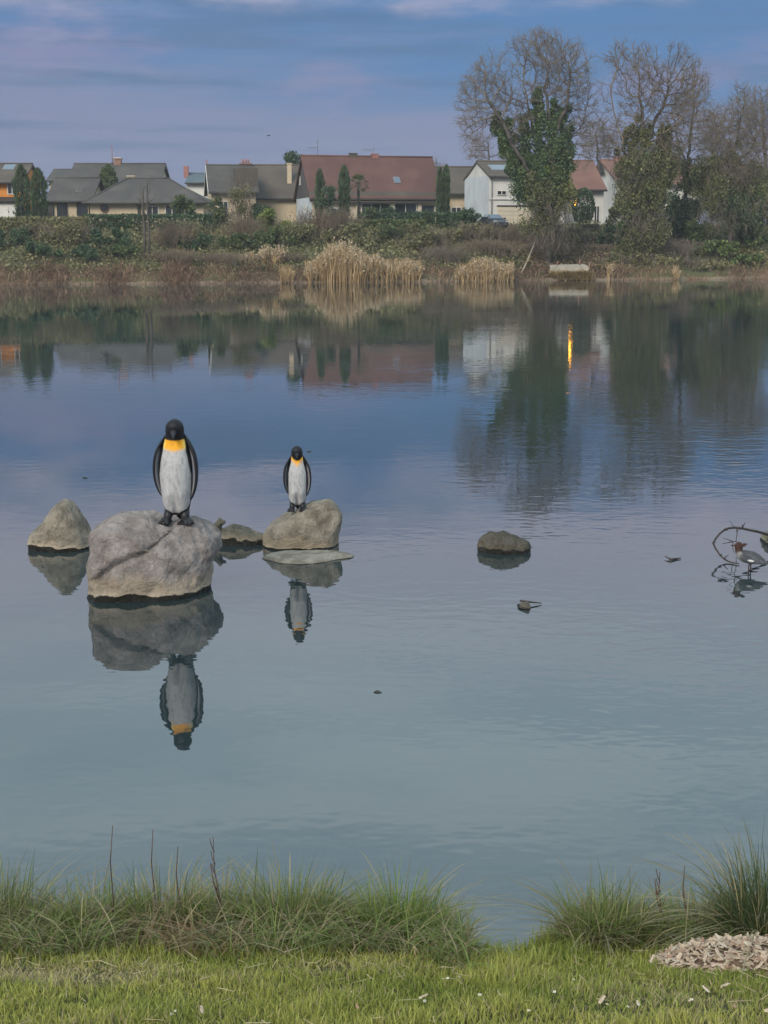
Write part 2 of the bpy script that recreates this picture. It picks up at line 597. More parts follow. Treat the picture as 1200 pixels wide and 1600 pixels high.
def colonize(attr, seeds, D=0.6, di=3.5, dk=1.1, iters=110, up=0.14, jit=0.13, seed=1):
    """space colonisation. seeds: list of polylines (first one starts at the ground; later ones start near an existing node)"""
    rng = np.random.default_rng(seed)
    pos, par = [], []
    for line in seeds:
        line = [np.array(p, float) for p in line]
        cur = -1
        if pos:
            cur = int(np.argmin(np.linalg.norm(np.array(pos) - line[0], axis=1)))
        else:
            pos.append(line[0]); par.append(-1); cur = 0
        for k in range(len(line) - 1 if True else 0):
            a = pos[cur] if k == 0 else line[k]
            b = line[k + 1]
            m = max(1, int(np.linalg.norm(b - a) / D))
            for j in range(1, m + 1):
                p = a + (b - a) * j / m + rng.normal(size=3) * 0.07 * D * 2
                pos.append(p); par.append(cur); cur = len(pos) - 1
    A = np.array(attr, float)
    P = np.array(pos)
    d = np.linalg.norm(A[:, None] - P[None], axis=2)
    near = d.argmin(1); nd = d.min(1)
    alive = nd > dk
    done = {}
    for it in range(iters):
        idx = np.where(alive & (nd < di * (3 if it < 6 else 1)))[0]
        if len(idx) == 0: break
        dirs = np.zeros((len(pos), 3)); cnt = np.zeros(len(pos))
        v = A[idx] - P[near[idx]]
        v /= np.linalg.norm(v, axis=1, keepdims=True) + 1e-9
        np.add.at(dirs, near[idx], v); np.add.at(cnt, near[idx], 1)
        g = np.where(cnt > 0)[0]
        new = []
        for i in g:
            if done.get(i, 0) >= 3: continue
            dv = dirs[i] / (np.linalg.norm(dirs[i]) + 1e-9) + rng.normal(size=3) * jit
            dv[2] += up
            dv /= np.linalg.norm(dv) + 1e-9
            done[i] = done.get(i, 0) + 1
            new.append((P[i] + dv * D, i))
        if not new: break
        k0 = len(pos)
        for p, i in new:
            pos.append(p); par.append(i)
        NP = np.array([p for p, _ in new])
        P = np.array(pos)
        d = np.linalg.norm(A[:, None] - NP[None], axis=2)
        j = d.argmin(1); dm = d.min(1)
        better = dm < nd
        near[better] = k0 + j[better]; nd[better] = dm[better]
        alive &= nd > dk
    return P, np.array(par)


def pipe_radii(par, tip=0.02, e=2.35):
    n = len(par)
    acc = np.zeros(n); kids = np.zeros(n, int)
    for i in range(n - 1, -1, -1):
        if kids[i] == 0: acc[i] = tip ** e
        if par[i] >= 0:
            acc[par[i]] += acc[i]; kids[par[i]] += 1
    return acc ** (1 / e), kids


def ellipsoid_points(n, c, r, shell=0.0, rng=RNG):
    v = rand_unit(n)
    rr = rng.random(n) ** (1 / 3) if shell == 0 else shell + (1 - shell) * rng.random(n)
    return np.array(c) + v * rr[:, None] * np.array(r)


m_bark = noisy('grey brown bark', [(0.060, 0.050, 0.042), (0.10, 0.085, 0.075)], 2.0, 0.95)
m_twig = noisy('bare twigs', [(0.144, 0.116, 0.092), (0.200, 0.164, 0.128)], 0.6, 0.95)
m_twig_red = noisy('tan grey bare twigs', [(0.152, 0.116, 0.084), (0.204, 0.160, 0.116)], 0.6, 0.95)
m_ivy = leaf_mat('ivy leaves', [(0.046, 0.084, 0.042), (0.126, 0.179, 0.071), (0.210, 0.252, 0.105)], 0.45, 0.35)
m_ivy_olive = leaf_mat('olive ivy leaves', [(0.085, 0.098, 0.037), (0.198, 0.198, 0.085), (0.263, 0.244, 0.112)], 0.4, 0.35)
m_leaf_lime = leaf_mat('young lime leaves', [(0.125, 0.163, 0.037), (0.237, 0.263, 0.069)], 0.35, 0.5)
m_leaf_dark = leaf_mat('dark evergreen leaves', [(0.030, 0.060, 0.034), (0.079, 0.124, 0.060), (0.150, 0.188, 0.094)], 0.5, 0.6)
m_leaf_green = leaf_mat('green leaves', [(0.048, 0.078, 0.033), (0.128, 0.158, 0.060), (0.195, 0.195, 0.090)], 0.45, 0.6)
m_leaf_olive = leaf_mat('olive leaves', [(0.112, 0.112, 0.053), (0.235, 0.216, 0.104), (0.319, 0.281, 0.160)], 0.4, 0.6)
m_leaf_laurel = leaf_mat('pale laurel leaves', [(0.044, 0.075, 0.027), (0.150, 0.194, 0.062), (0.300, 0.325, 0.138)], 0.45, 0.6)
m_leaf_cypress = leaf_mat('cypress needles', [(0.045, 0.077, 0.045), (0.105, 0.138, 0.069)], 0.4, 0.8)
m_leaf_brown = leaf_mat('withered brown leaves', [(0.165, 0.120, 0.085), (0.250, 0.180, 0.125)], 0.35, 0.6)


# ------------------------------------------------------------------ houses
m_glass, _t, _b, _o = new_mat('dark window glass')
_b.inputs['Base Color'].default_value = (0.02, 0.025, 0.03, 1)
_b.inputs['Roughness'].default_value = 0.08
_b.inputs['Specular IOR Level'].default_value = 0.6


def wall_mat(name, c): return noisy(name, [tuple(x * 0.88 for x in c), tuple(min(x * 1.08, 0.85) for x in c)], 0.5, 0.9, lo=0.3, hi=0.7)
def roof_mat(name, a, b, wv=3.0): return noisy(name, [a, b, tuple((x + y) / 2 * 0.75 for x, y in zip(a, b))], 0.35, 0.9, wave=('Z', wv, 0.5))


m_cream = wall_mat('cream render', (0.470, 0.386, 0.277))
m_creamy = wall_mat('pale cream render', (0.538, 0.470, 0.370))
m_white = wall_mat('white render', (0.554, 0.538, 0.512))
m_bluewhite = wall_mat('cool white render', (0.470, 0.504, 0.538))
m_orange = wall_mat('orange render', (0.546, 0.211, 0.040))
m_redroof = roof_mat('red brown roof tiles', (0.110, 0.056, 0.049), (0.145, 0.075, 0.065))
m_grayroof = roof_mat('grey roof tiles', (0.070, 0.065, 0.063), (0.104, 0.095, 0.090))
m_brownroof = roof_mat('grey brown roof tiles', (0.086, 0.072, 0.062), (0.123, 0.101, 0.084))
m_slate = roof_mat('slate cladding', (0.075, 0.069, 0.070), (0.110, 0.099, 0.101), 4.0)
m_rustroof = roof_mat('orange red roof tiles', (0.176, 0.092, 0.075), (0.229, 0.123, 0.097))
m_tealroof = roof_mat('blue grey roof sheets', (0.085, 0.115, 0.14), (0.11, 0.145, 0.17))
m_brick = noisy('chimney brick', [(0.20, 0.11, 0.085), (0.28, 0.17, 0.13)], 3.0, 0.9)
m_pot = noisy('clay chimney pots', [(0.26, 0.12, 0.11), (0.33, 0.16, 0.14)], 3.0, 0.9)
m_trim = noisy('white frames', [(0.521, 0.504, 0.479), (0.588, 0.571, 0.546)], 2.0, 0.6)
m_dark = noisy('dark painted wood', [(0.030, 0.028, 0.027), (0.045, 0.04, 0.038)], 2.0, 0.6)
m_metal = noisy('grey metal', [(0.16, 0.16, 0.17), (0.22, 0.22, 0.23)], 3.0, 0.5)
m_redmetal = noisy('red oxide metal', [(0.22, 0.10, 0.10), (0.28, 0.14, 0.13)], 3.0, 0.5)
m_solar, _t, _b, _o = new_mat('solar glass')
_b.inputs['Base Color'].default_value = (0.10, 0.14, 0.19, 1); _b.inputs['Roughness'].default_value = 0.12
m_lit, _t, _b, _o = new_mat('lit window')
_b.inputs['Base Color'].default_value = (0.8, 0.5, 0.1, 1)
_b.inputs['Emission Color'].default_value = (1.0, 0.42, 0.03, 1); _b.inputs['Emission Strength'].default_value = 16.0
GZ = 5.0


def xat(px, Y, z=None):
    return at(px, 340, Y).x


class House:
    def __init__(s, name, label, px0, px1, Y, D, py_eave, py_ridge, wall, roof, rot=0.0, L=None, hip=None, os=0.35, of=0.6, base=None, cat='house'):
        base = GZ if base is None else base
        x0 = xat(px0, Y)
        s.root = tag(empty(name, (x0, Y, base), rot), label, cat)
        s.L = L or (xat(px1, Y) - x0)
        s.D = D
        s.eh = at(600, py_eave, Y).z - base
        s.rh = at(600, py_ridge, Y + D / 2).z - base
        q_ = of / (D / 2)
        s.eh = (s.eh + .15 + q_ * s.rh) / (1 + q_) if hip is None else s.eh + .1
        L, eh, rh = s.L, s.eh, s.rh
        mb = MB()
        if hip is None:
            pr = [(0, 0, -1), (0, D, -1), (0, D, eh), (0, D / 2, rh - 0.12), (0, 0, eh)]
            mb.add(pr + [(L, y, z) for _, y, z in pr], [(0, 4, 3, 2, 1), (5, 6, 7, 8, 9)] + [(i, 5 + i, 5 + (i + 1) % 5, (i + 1) % 5)[::-1] for i in range(5)])
        else:
            mb.box(0, L, 0, D, -1, eh)
        s.wall = mb.build('wall', wall, s.root)
        k = (rh - eh) / (D / 2)
        mb = MB()
        if hip is None:
            mb.slab([(-os, -of, eh - k * of), (L + os, -of, eh - k * of), (L + os, D / 2, rh), (-os, D / 2, rh)], 0.2)
            mb.slab([(L + os, D + of, eh - k * of), (-os, D + of, eh - k * of), (-os, D / 2 + .003, rh), (L + os, D / 2 + .003, rh)], 0.2)
            mb.tube([(-os, D / 2, rh), (L + os, D / 2, rh)], 0.13, 5)
        else:
            e = eh - 0.25
            h0, h1 = hip
            mb.add([(-of, -of, e), (L + of, -of, e), (L + of, D + of, e), (-of, D + of, e), (h0, D / 2, rh), (L - h1, D / 2, rh)],
                   [(0, 1, 5, 4), (1, 2, 5), (2, 3, 4, 5), (3, 0, 4), (3, 2, 1, 0)])
            mb.tube([(h0, D / 2, rh), (L - h1, D / 2, rh)], 0.13, 5)
            mb.tube([(-of, -of, e), (h0, D / 2, rh)], 0.11, 5)
            mb.tube([(L + of, -of, e), (L - h1, D / 2, rh)], 0.11, 5)
        s.k = k
        s.roof = mb.build('roof', roof, s.root)
        if hip is None:
            g = MB().tube([(-os, -of - 0.06, eh - k * of - 0.14), (L + os, -of - 0.06, eh - k * of - 0.14)], 0.09, 6).build('gutter', m_dark, s.root)
        else:
            MB().tube([(-of, -of - 0.06, eh - 0.3), (L + of, -of - 0.06, eh - 0.3)], 0.09, 6).build('gutter', m_dark, s.root)

    def window(s, x, z, w, h, frame=m_trim, pane=m_glass, name='window', mull=1, side=None, fw=0.09):
        """side None = on the front wall, 'L' = on the left gable"""
        mb = MB()

        def bx(a0, a1, b0, b1, d0, d1, m):
            if side == 'L': m.box(-d1, -d0, a0, a1, b0, b1)
            else: m.box(a0, a1, -d1, -d0, b0, b1)
        bx(x - fw, x, z - fw, z + h + fw, 0.001, .10, mb); bx(x + w, x + w + fw, z - fw, z + h + fw, 0.001, .10, mb)
        bx(x, x + w, z + h, z + h + fw, 0.001, .095, mb); bx(x, x + w, z - fw, z, 0.001, .13, mb)
        for i in range(1, mull + 1):
            c = x + w * i / (mull + 1)
            bx(c - .035, c + .035, z, z + h, 0.03, .085, mb)
        f = mb.build(name, frame, s.root)
        p = MB()
        bx(x, x + w, z, z + h, 0.002, .03, p)
        p.build('pane', pane, f)
        return f

    def box(s, name, m, x0, x1, y0, y1, z0, z1, parent=None):
        return MB().box(x0, x1, y0, y1, z0, z1).build(name, m, parent or s.root)

    def chimney(s, x, y, top, w=0.7, d=0.6, m=None, pots=0, cap=True):
        zr = s.rh - abs(y - s.D / 2) * s.k - 0.4
        c = MB().box(x - w / 2, x + w / 2, y - d / 2, y + d / 2, zr, top)
        if cap: c.box(x - w / 2 - .08, x + w / 2 + .08, y - d / 2 - .08, y + d / 2 + .08, top, top + .12)
        o = c.build('chimney', m or m_brick, s.roof)
        for i in range(pots):
            px_ = x + (i - (pots - 1) / 2) * 0.32
            MB().tube([(px_, y, top + .1), (px_, y, top + .35), (px_, y, top + .55)], [.13, .11, .14], 8).build('chimney_pot', m_pot, o)
        return o

    def skylight(s, x, t, w=0.9, l=1.1, m=None, up=0.08):
        """on the front slope, t = 0 eave .. 1 ridge"""
        y0 = t * s.D / 2
        k = s.k
        n = Vector((0, -k, 1)).normalized() * up
        y1 = y0 + l / math.hypot(1, k)
        q = [Vector((x, y0, s.eh + k * y0)), Vector((x + w, y0, s.eh + k * y0)), Vector((x + w, y1, s.eh + k * y1)), Vector((x, y1, s.eh + k * y1))]
        fr = MB().slab([p + n for p in q], up * 1.5).build('skylight', m_metal, s.roof)
        c = sum(q, Vector()) / 4
        MB().slab([c + (p - c) * 0.86 + n * 1.25 for p in q], 0.02).build('pane', m or m_solar, fr)
        return fr


def antenna(parent, x, y, z0, z1, arms, mat=m_metal, name='antenna', r=0.035):
    mb = MB().tube([(x, y, z0), (x, y, z1)], r, 5)
    for (z, a, b, spokes) in arms:
        mb.tube([(x + a, y, z), (x + b, y, z)], 0.025, 4)
        for i in range(spokes):
            c = x + a + (b - a) * (i + .5) / spokes
            mb.tube([(c, y - .35, z), (c, y + .35, z)], 0.014, 3)
            mb.tube([(c, y, z - .22), (c, y, z + .22)], 0.014, 3)
    return mb.build(name, mat, parent)


# A: orange house cut by the left edge of the frame
h = House('orange_house', 'orange rendered house with dark roof and skylight, at the far left', -70, 36, 165, 9, 287, 256, m_orange, m_brownroof, os=0.3)
h.skylight(4.7, 0.60, 1.3, 1.6)
h.window(5.95, 3.6, 0.9, 1.3)
h.window(3.2, 3.6, 1.1, 1.3)
cv = MB().slab([(0, -1.6, 2.75), (h.L + .2, -1.6, 2.75), (h.L + .2, 0, 3.25), (0, 0, 3.25)], 0.15).build('porch_roof', m_dark, h.root)
h.box('garage', m_white, 0.3, h.L, -1.2, 0.0, -1, 2.55)
h.box('garage_door', m_trim, 3.2, 6.2, -1.26, -1.2, -.4, 2.1)

# C: tall grey roofed house behind the bungalow, with a chimney and mast
h = House('grey_roofed_house', 'house with wide grey gable roof and brick chimney behind the bungalow', 110, 248, 184, 10, 290, 256, m_cream, m_grayroof)
xc_ = h.L * 0.475
h.chimney(xc_, h.D / 2, h.rh + 0.55, 0.9, 0.7, m_brick)
h.box('chimney_cap', m_trim, xc_ - .5, xc_ + .5, h.D / 2 - .4, h.D / 2 + .4, h.rh + 0.68, h.rh + .76, h.roof)
antenna(h.root, xc_ - 0.65, h.D / 2 - 0.2, h.rh, h.rh + 2.2, [(h.rh + 2.05, -.1, .1, 1)], m_redmetal, 'mast', 0.05)
h.window(5.2, 3.6, 1.0, 1.1)
# C2: low roof further back
House('grey_roofed_house', 'small grey roof half hidden left of the tall grey roofed house', 79, 120, 205, 9, 284, 265, m_cream, m_grayroof)

# B: long bungalow with a hipped roof, and its left wing
h = House('bungalow', 'long cream bungalow with hipped grey roof and round window', 141, 318, 160, 11, 315, 279, m_cream, m_grayroof, hip=(3.2, 4.4), of=0.7)
x = h.L * 0.13
rw = MB()
ring = [(x + .42 * math.cos(a), -.05, 1.9 + .42 * math.sin(a)) for a in np.linspace(0, 2 * math.pi, 17)[:-1]]
rw.tube(ring + [ring[0]], 0.07, 5, False)
o = rw.build('round_window', m_rustroof, h.root)
MB().add(ring, [tuple(range(15, -1, -1))]).build('pane', m_glass, o)
h.window(h.L * 0.67, 0.9, 1.3, 1.3)
h.window(h.L * 0.84, 0.9, 1.0, 1.3)
h.window(h.L * 0.50, 0.9, 1.2, 1.2)
h.box('side_panel', m_dark, h.L * .42, h.L * .45, -.06, 0, -1, h.eh - .3)
h.chimney(h.L * 0.28, h.D / 2 + 1.2, h.rh + .25, .8, .6, m_cream)
h2 = House('bungalow', 'lower left wing of the bungalow with grey roof and dark windows', 80, 139, 163, 10, 316, 278, m_cream, m_grayroof, os=0.5)
h2.window(0.75, 0.3, 1.0, 2.2, m_dark)
h2.window(2.9, 0.3, 1.0, 2.2, m_dark)
h2.box('side_panel', m_dark, -.7, 0.3, -.3, 0, -1, h2.eh - .35)
h2.skylight(h2.L * .6, .3, .7, .9, m_grayroof)

# D: far blue grey roof
h = House('blue_roofed_house', 'small distant building with blue grey roof and red chimney', 292, 325, 215, 8, 287, 271, m_white, m_tealroof, os=.1)
h.chimney(-0.35, 3.2, h.rh + 1.0, .7, .6, m_pot, 0, False)
MB().tube([(2.4, 5, h.rh - .5), (2.4, 5, h.rh + 2.0)], [0.16, 0.12], 6).build('flue_pipe', m_redmetal, h.roof)

# E: gabled grey house with white verge boards
h = House('grey_gabled_house', 'grey roofed house with white gable boards and clay chimney pots', 331, 400, 172, 11, 302, 258, m_cream, m_grayroof, rot=rad(9))
vb = MB()
for sgn in (0, 1):
    ya, yb = (-.6, h.D / 2) if sgn == 0 else (h.D + .6, h.D / 2)
    za = h.eh - h.k * .6
    vb.slab([(-.42, ya, za - .30), (-.42, ya, za + .02), (-.42, yb, h.rh + .02), (-.42, yb, h.rh - .30)], 0.06 if sgn == 0 else -0.06)
vb.build('barge_board', m_trim, h.root)
h.chimney(h.L * .86, h.D / 2 + .3, h.rh + .15, 1.4, .7, m_brick, 3)
h.window(0.9, 1.6, 0.9, 1.3)
dm = MB().box(h.L * .55, h.L * .55 + 2.6, 0.6, h.D / 2, h.eh, h.rh - .5)
dm = dm.build('dormer', m_brownroof, h.root)

# F: grey brown roof in front of the red one
h = House('grey_brown_roofed_house', 'cream house with plain grey brown roof and pale chimney beside the red roof', 397, 478, 178, 12, 312, 258, m_cream, m_brownroof, of=0.5)
h.chimney(h.L * 0.665, 2.6, h.rh - 0.05, .52, .5, m_cream)
h.skylight(h.L * .87, .36, .45, .8)

# G: the big red roofed house, turned a little so that its slate gable shows
h = House('red_roofed_house', 'large house with red tiled roof, slate gable and wide dark windows', 487.5, 685, 165, 10.4, 312, 243.5, m_creamy, m_redroof, rot=rad(12.5), L=14.6, of=0.7)
L, D, eh, rh = h.L, h.D, h.eh, h.rh
cl = MB().slab([(-.06, D, eh - .4), (-.06, 0, eh - .4), (-.06, 0, eh), (-.06, D / 2, rh - .2), (-.06, D, eh)], 0.05).build('slate_gable', m_slate, h.root)
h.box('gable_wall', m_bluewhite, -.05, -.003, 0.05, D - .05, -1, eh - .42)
h.window(3.6, eh - 1.95, .7, .65, side='L'); h.window(7.2, eh + 1.2, .6, .8, side='L')
sk = MB().slab([(-.36, -.78, eh - .98), (L + .36, -.78, eh - .98), (L + .36, -.02, eh + .22), (-.36, -.02, eh + .22)], .08)
sk.build('eaves_band', m_brownroof, h.roof)
h.window(5.6, 0.2, 4.4 - 1.3, 2.35, m_trim, mull=2)
h.window(9.35, 0.2, 2.4, 2.35, m_trim, mull=1)
h.window(12.3, 0.2, 1.4, 2.1, m_dark, mull=1)
for xx in (4.9, 8.85, 11.95):
    h.box('pillar', m_creamy, xx, xx + .38, -.28, -.003, -1, eh - .3)
h.window(2.0, .6, 1.6, 1.4)
h.skylight(9.6, .27, .75, 1.1)
h.chimney(5.7, D / 2 + .1, rh + .25, .8, .6, m_brownroof)
h.chimney(8.2, D / 2 + .1, rh + .22, .7, .6, m_pot)
antenna(h.root, 1.6, D / 2, rh - .2, rh + 1.9, [(rh + .95, -1.2, .1, 5), (rh + 1.5, -.25, .25, 1)])
antenna(h.root, 8.1, D / 2 + .1, rh, rh + 1.1, [(rh + .75, -1.4, .15, 6)])

# H: low wing between the red roof and the white house
h = House('grey_roofed_house', 'low cream house with grey brown roof between red roof and white gable', 684, 748, 170, 11, 304, 261, m_cream, m_brownroof)
h.window(1.6, .9, 1.0, 1.3); h.window(3.1, .9, 1.0, 1.3, m_dark)

# I: white two storey house
h = House('white_house', 'white two storey house with garage and solar panel on its roof', 764, 830, 158, 9.2, 277, 252, m_white, m_brownroof, rot=rad(13), L=8.4, os=.12, of=.35)
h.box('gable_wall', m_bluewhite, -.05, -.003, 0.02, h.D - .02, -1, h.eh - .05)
h.window(0.9, 3.3, .9, .35, fw=.06); h.window(3.0, 3.3, 1.5, .35, fw=.06)
h.box('ledge', m_trim, -.02, h.L, -.14, -.002, 2.78, 2.9)
gd = MB()
for i in range(6): gd.box(0.95, 4.6, -.05 - .02 * (i % 2), -.004, -.6 + i * .44, -.6 + i * .44 + .42)
gd.build('garage_door', m_creamy, h.root)
h.box('lintel', m_dark, .85, 4.7, -.12, -.003, 2.06, 2.2)
pv = h.skylight(0.7, .30, 2.6, 1.9); pv.name = 'solar_panel'
dp = MB().tube([(.25, -.12, -1), (.25, -.12, h.eh)], .06, 6).build('downpipe', m_metal, h.root)

# J: rust red roofed house right of the ivy tree, one window lit
h = House('rust_roofed_house', 'white house with orange red roof seen between the two ivy trees', 872, 945, 168, 10, 298, 251, m_white, m_rustroof, rot=rad(9), os=.2)
h.window(1.55, 2.3, .48, 1.7, m_dark, m_lit, mull=0)
h.window(2.6, .3, 1.1, 2.0); h.window(4.2, .3, .5, 2.0)

# K: house behind it, gable to the left
h = House('red_roofed_house', 'house with red roof and dark gable tip behind the orange red roof', 962, 1000, 188, 9.5, 284, 250, m_white, m_rustroof, rot=rad(14), L=7)
MB().slab([(-.36, h.D / 2 + 1.6, h.rh - 1.8), (-.36, h.D / 2 - 1.6, h.rh - 1.8), (-.36, h.D / 2, h.rh - .15)], .05).build('gable_cladding', m_dark, h.root)
h.chimney(h.L * .3, h.D / 2, h.rh + .3, 1.2, .7, m_pot)
# L: house in the wood
h = House('white_house', 'pale house almost hidden behind the ivy covered trees on the right', 1034, 1088, 182, 9, 290, 258, m_white, m_rustroof)
h.window(1.2, 1.2, 1.1, 1.3); h.window(3.0, 1.2, 1.1, 1.3)

# parked car, seen nose on
car = tag(empty('parked_car', at(771, 348, 151) * 1.0), 'dark car parked in front of the white house', 'car')
car.location.z = float(far_z(car.location.x, 151))
m_paint, _t, _b, _o = new_mat('dark car paint')
_b.inputs['Base Color'].default_value = (0.025, 0.03, 0.042, 1); _b.inputs['Roughness'].default_value = 0.25; _b.inputs['Coat Weight'].default_value = 0.6
m_tyre = noisy('tyre rubber', [(0.02, 0.02, 0.02), (0.03, 0.03, 0.03)], 5, .9)


def car_section(mb, prof, wlow, wtop):
    """prof: (y, z0, z1, half width)"""
    vs_, fs_ = [], []
    for (y, z0, z1, hw, ht) in prof:
        vs_ += [(-hw, y, z0), (hw, y, z0), (hw * 1.02, y, (z0 + z1) / 2), (ht, y, z1), (-ht, y, z1), (-hw * 1.02, y, (z0 + z1) / 2)]
    n = len(prof)
    for i in range(n - 1):
        for k in range(6):
            fs_.append((i * 6 + k, i * 6 + (k + 1) % 6, (i + 1) * 6 + (k + 1) % 6, (i + 1) * 6 + k))
    fs_ += [(5, 4, 3, 2, 1, 0), tuple((n - 1) * 6 + k for k in range(6))]
    mb.add(vs_, fs_)
    return mb


car_section(MB(), [(-2.1, .30, .62, .78, .70), (-1.9, .22, .80, .86, .78), (-.8, .2, .95, .88, .80), (1.4, .2, .98, .88, .80), (2.0, .28, .95, .84, .74), (2.1, .35, .8, .78, .7)], 0, 0).build('body', m_paint, car)
car_section(MB(), [(-.9, .93, .97, .76, .74), (-.15, .93, 1.42, .78, .56), (.9, .93, 1.44, .78, .56), (1.75, .93, 1.0, .76, .7)], 0, 0).build('cabin', m_paint, car)
MB().slab([(-.66, -.87, 1.0), (.66, -.87, 1.0), (.53, -.22, 1.40), (-.53, -.22, 1.40)], -.02).build('windscreen', m_solar, car)
for sx in (-1, 1):
    MB().box(sx * .62 - .16, sx * .62 + .16, -2.05, -1.95, .62, .76).build('headlight', m_trim, car)
    for yy in (-1.35, 1.3):
        MB().tube([(sx * .72, yy, .32), (sx * .9, yy, .32)], .32, 14).build('wheel', m_tyre, car)
    MB().box(sx * .95 - .09, sx * .95 + .09, -.75, -.6, .95, 1.1).build('wing_mirror', m_paint, car)
car.rotation_euler.z = rad(18)

# bench in the lane
b0 = at(924, 346, 150)
bench = tag(empty('bench', (b0.x, 150, float(far_z(b0.x, 150)))), 'dark wooden bench by the lane in front of the round bush', 'bench')
for i in range(4): MB().box(-.85, .85, -.25 + i * .13, -.15 + i * .13, .43, .47).build('seat_slat', m_dark, bench)
for i in range(3): MB().box(-.85, .85, .28 + i * .03, .31 + i * .03, .55 + i * .14, .66 + i * .14).build('back_slat', m_dark, bench)
for sx in (-.7, .7):
    MB().tube([(sx, -.22, -.1), (sx, -.22, .43)], .03, 5).tube([(sx, .2, -.1), (sx, .25, .45), (sx, .38, .95)], .03, 5).build('leg', m_dark, bench)

# white marker post on the lawn at the far right
p = at(1185, 388, 158)
post = MB().tube([(0, 0, -.2), (0, 0, 1.0), (0, 0, 1.05)], [.09, .09, .04], 7).build('marker_post', m_trim, None, (p.x, 158, float(far_z(p.x, 158))))
tag(post, 'short white marker post on the lawn at the far right', 'post')

# ------------------------------------------------------------------ shrubs, hedges and trees of the far bank
def shrub(name, label, px, py_top, pw, s, mat, kind='leafy', leaf=0.17, dens=1.0, cat='bush', twig=m_twig, group=None, depth=None, sink=0.3):
    x = xat(px, float(bank_y(xat(px, 128))) + s)
    Y = float(bank_y(x)) + s
    x = xat(px, Y)
    zb = float(far_z(x, Y))
    H = max(0.5, at(px, py_top, Y).z - zb)
    R = pw / 2 / F * Y
    Dp = depth or min(max(R * 0.8, 0.8), 2.6)
    root = tag(empty(name, (x, Y, zb)), label, cat, group)
    if kind == 'hedge':
        n = int(dens * 90 * (2 * R * H + 2 * R * Dp * 2) + 200)
        P = np.stack([RNG.uniform(-R, R, n), RNG.uniform(-Dp / 2, Dp / 2, n), RNG.uniform(0, H, n)], 1)
        k = RNG.integers(0, 3, n)
        P[k == 0, 1] = -Dp / 2 + RNG.normal(0, .07, (k == 0).sum())
        P[k == 1, 2] = H + RNG.normal(0, .06, (k == 1).sum())
        P[:, 2] += 0.10 * fbm2(P[:, 0] * .8, P[:, 1], px)
        V, Q = leaf_quads(P, RNG.uniform(.5, 1.1, n) * leaf)
        link('foliage', np_mesh('foliage', V, [Q], mat), root)
        ns = int(R * 3) + 2
        A = np.stack([RNG.uniform(-R, R, ns), RNG.uniform(-.2, .2, ns), np.full(ns, -sink)], 1)
        V, Q = prisms(A, A + np.array([0, 0, H * .9]), .03, .02)
        link('stem', np_mesh('stem', V, [Q], m_bark), root)['kind'] = 'stuff'
        return root
    if kind in ('leafy', 'mixed', 'round'):
        n = int(dens * 190 * (2 * R * H) + 800)
        if kind == 'round':
            P = ellipsoid_points(n, (0, 0, H / 2), (R, R, H / 2 * 1.05), .8)
        else:
            nl = 11
            cx = np.clip(RNG.normal(0, .46, nl), -.8, .8) * R
            cz = RNG.uniform(.15, .95, nl) * H * (1 - .5 * (np.abs(cx) / R) ** 2)
            lr = RNG.uniform(.16, .36, nl) * math.sqrt(R * H)
            cy = RNG.uniform(-.6, .6, nl) * Dp
            k = RNG.integers(0, nl, n)
            v = rand_unit(n) * (RNG.random(n) ** .4)[:, None]
            P = np.stack([cx[k], cy[k], cz[k]], 1) + v * lr[k][:, None]
            P[:, 2] = np.where(P[:, 2] > H, H - RNG.random(n) * .35 * H, P[:, 2])
            P[:, 2] = np.abs(P[:, 2])
            P += RNG.normal(0, .06, P.shape)
        V, Q = leaf_quads(P, RNG.uniform(.45, 1.1, n) * leaf * .78)
        link('foliage', np_mesh('foliage', V, [Q], mat), root)
    # stems: arching canes for the bare kinds, upright sticks for the leafy ones
    nm = {'leafy': 14, 'mixed': 70, 'round': 8, 'bare': 130, 'bramble': 150}[kind]
    nm = int(nm * max(.7, R / 2) * (1 if kind in ('leafy', 'round') else dens))
    segs = []
    A0 = np.stack([RNG.uniform(-.75, .75, nm) * R, RNG.uniform(-.5, .5, nm) * Dp, np.full(nm, -sink)], 1)
    hh = RNG.uniform(.55, 1.08, nm) * H * np.sqrt(np.clip(1 - (A0[:, 0] / R) ** 2, .15, 1))
    az = RNG.uniform(0, 2 * math.pi, nm)
    out = RNG.uniform(.1, .55, nm) * R if kind != 'bramble' else RNG.uniform(.3, .9, nm) * min(R, 2.5)
    droop = 0.1 if kind != 'bramble' else 0.75
    prev = A0
    K = 6
    r0 = .026 if kind in ('bare', 'bramble') else .03
    for i in range(1, K + 1):
        t = i / K
        q = A0 + np.stack([np.cos(az) * out * t ** 1.5, np.sin(az) * out * .6 * t ** 1.5, (hh + sink) * (t * (1 + droop) - droop * t ** 2.6)], 1)
        q += RNG.normal(0, .05, q.shape)
        segs.append((prev, q, r0 * (1 - .75 * (i - 1) / K), r0 * (1 - .75 * t)))
        if kind in ('bare', 'bramble', 'mixed') and i >= 2:
            for rep in range(3):
                d = (q - prev); d /= np.linalg.norm(d, axis=1, keepdims=True)
                tw = d * .5 + rand_unit(nm) * .8 + np.array([0, 0, .25])
                ln = RNG.uniform(.25, .8, nm)[:, None] * min(1.2, H * .35)
                e = q + tw * ln
                segs.append((q, e, .013, .007))
        prev = q
    V, Q = join([prisms(*sg) for sg in segs])
    link('stem', np_mesh('stem', V, [Q], twig if kind in ('bare', 'bramble', 'mixed') else m_bark), root)['kind'] = 'stuff'
    return root


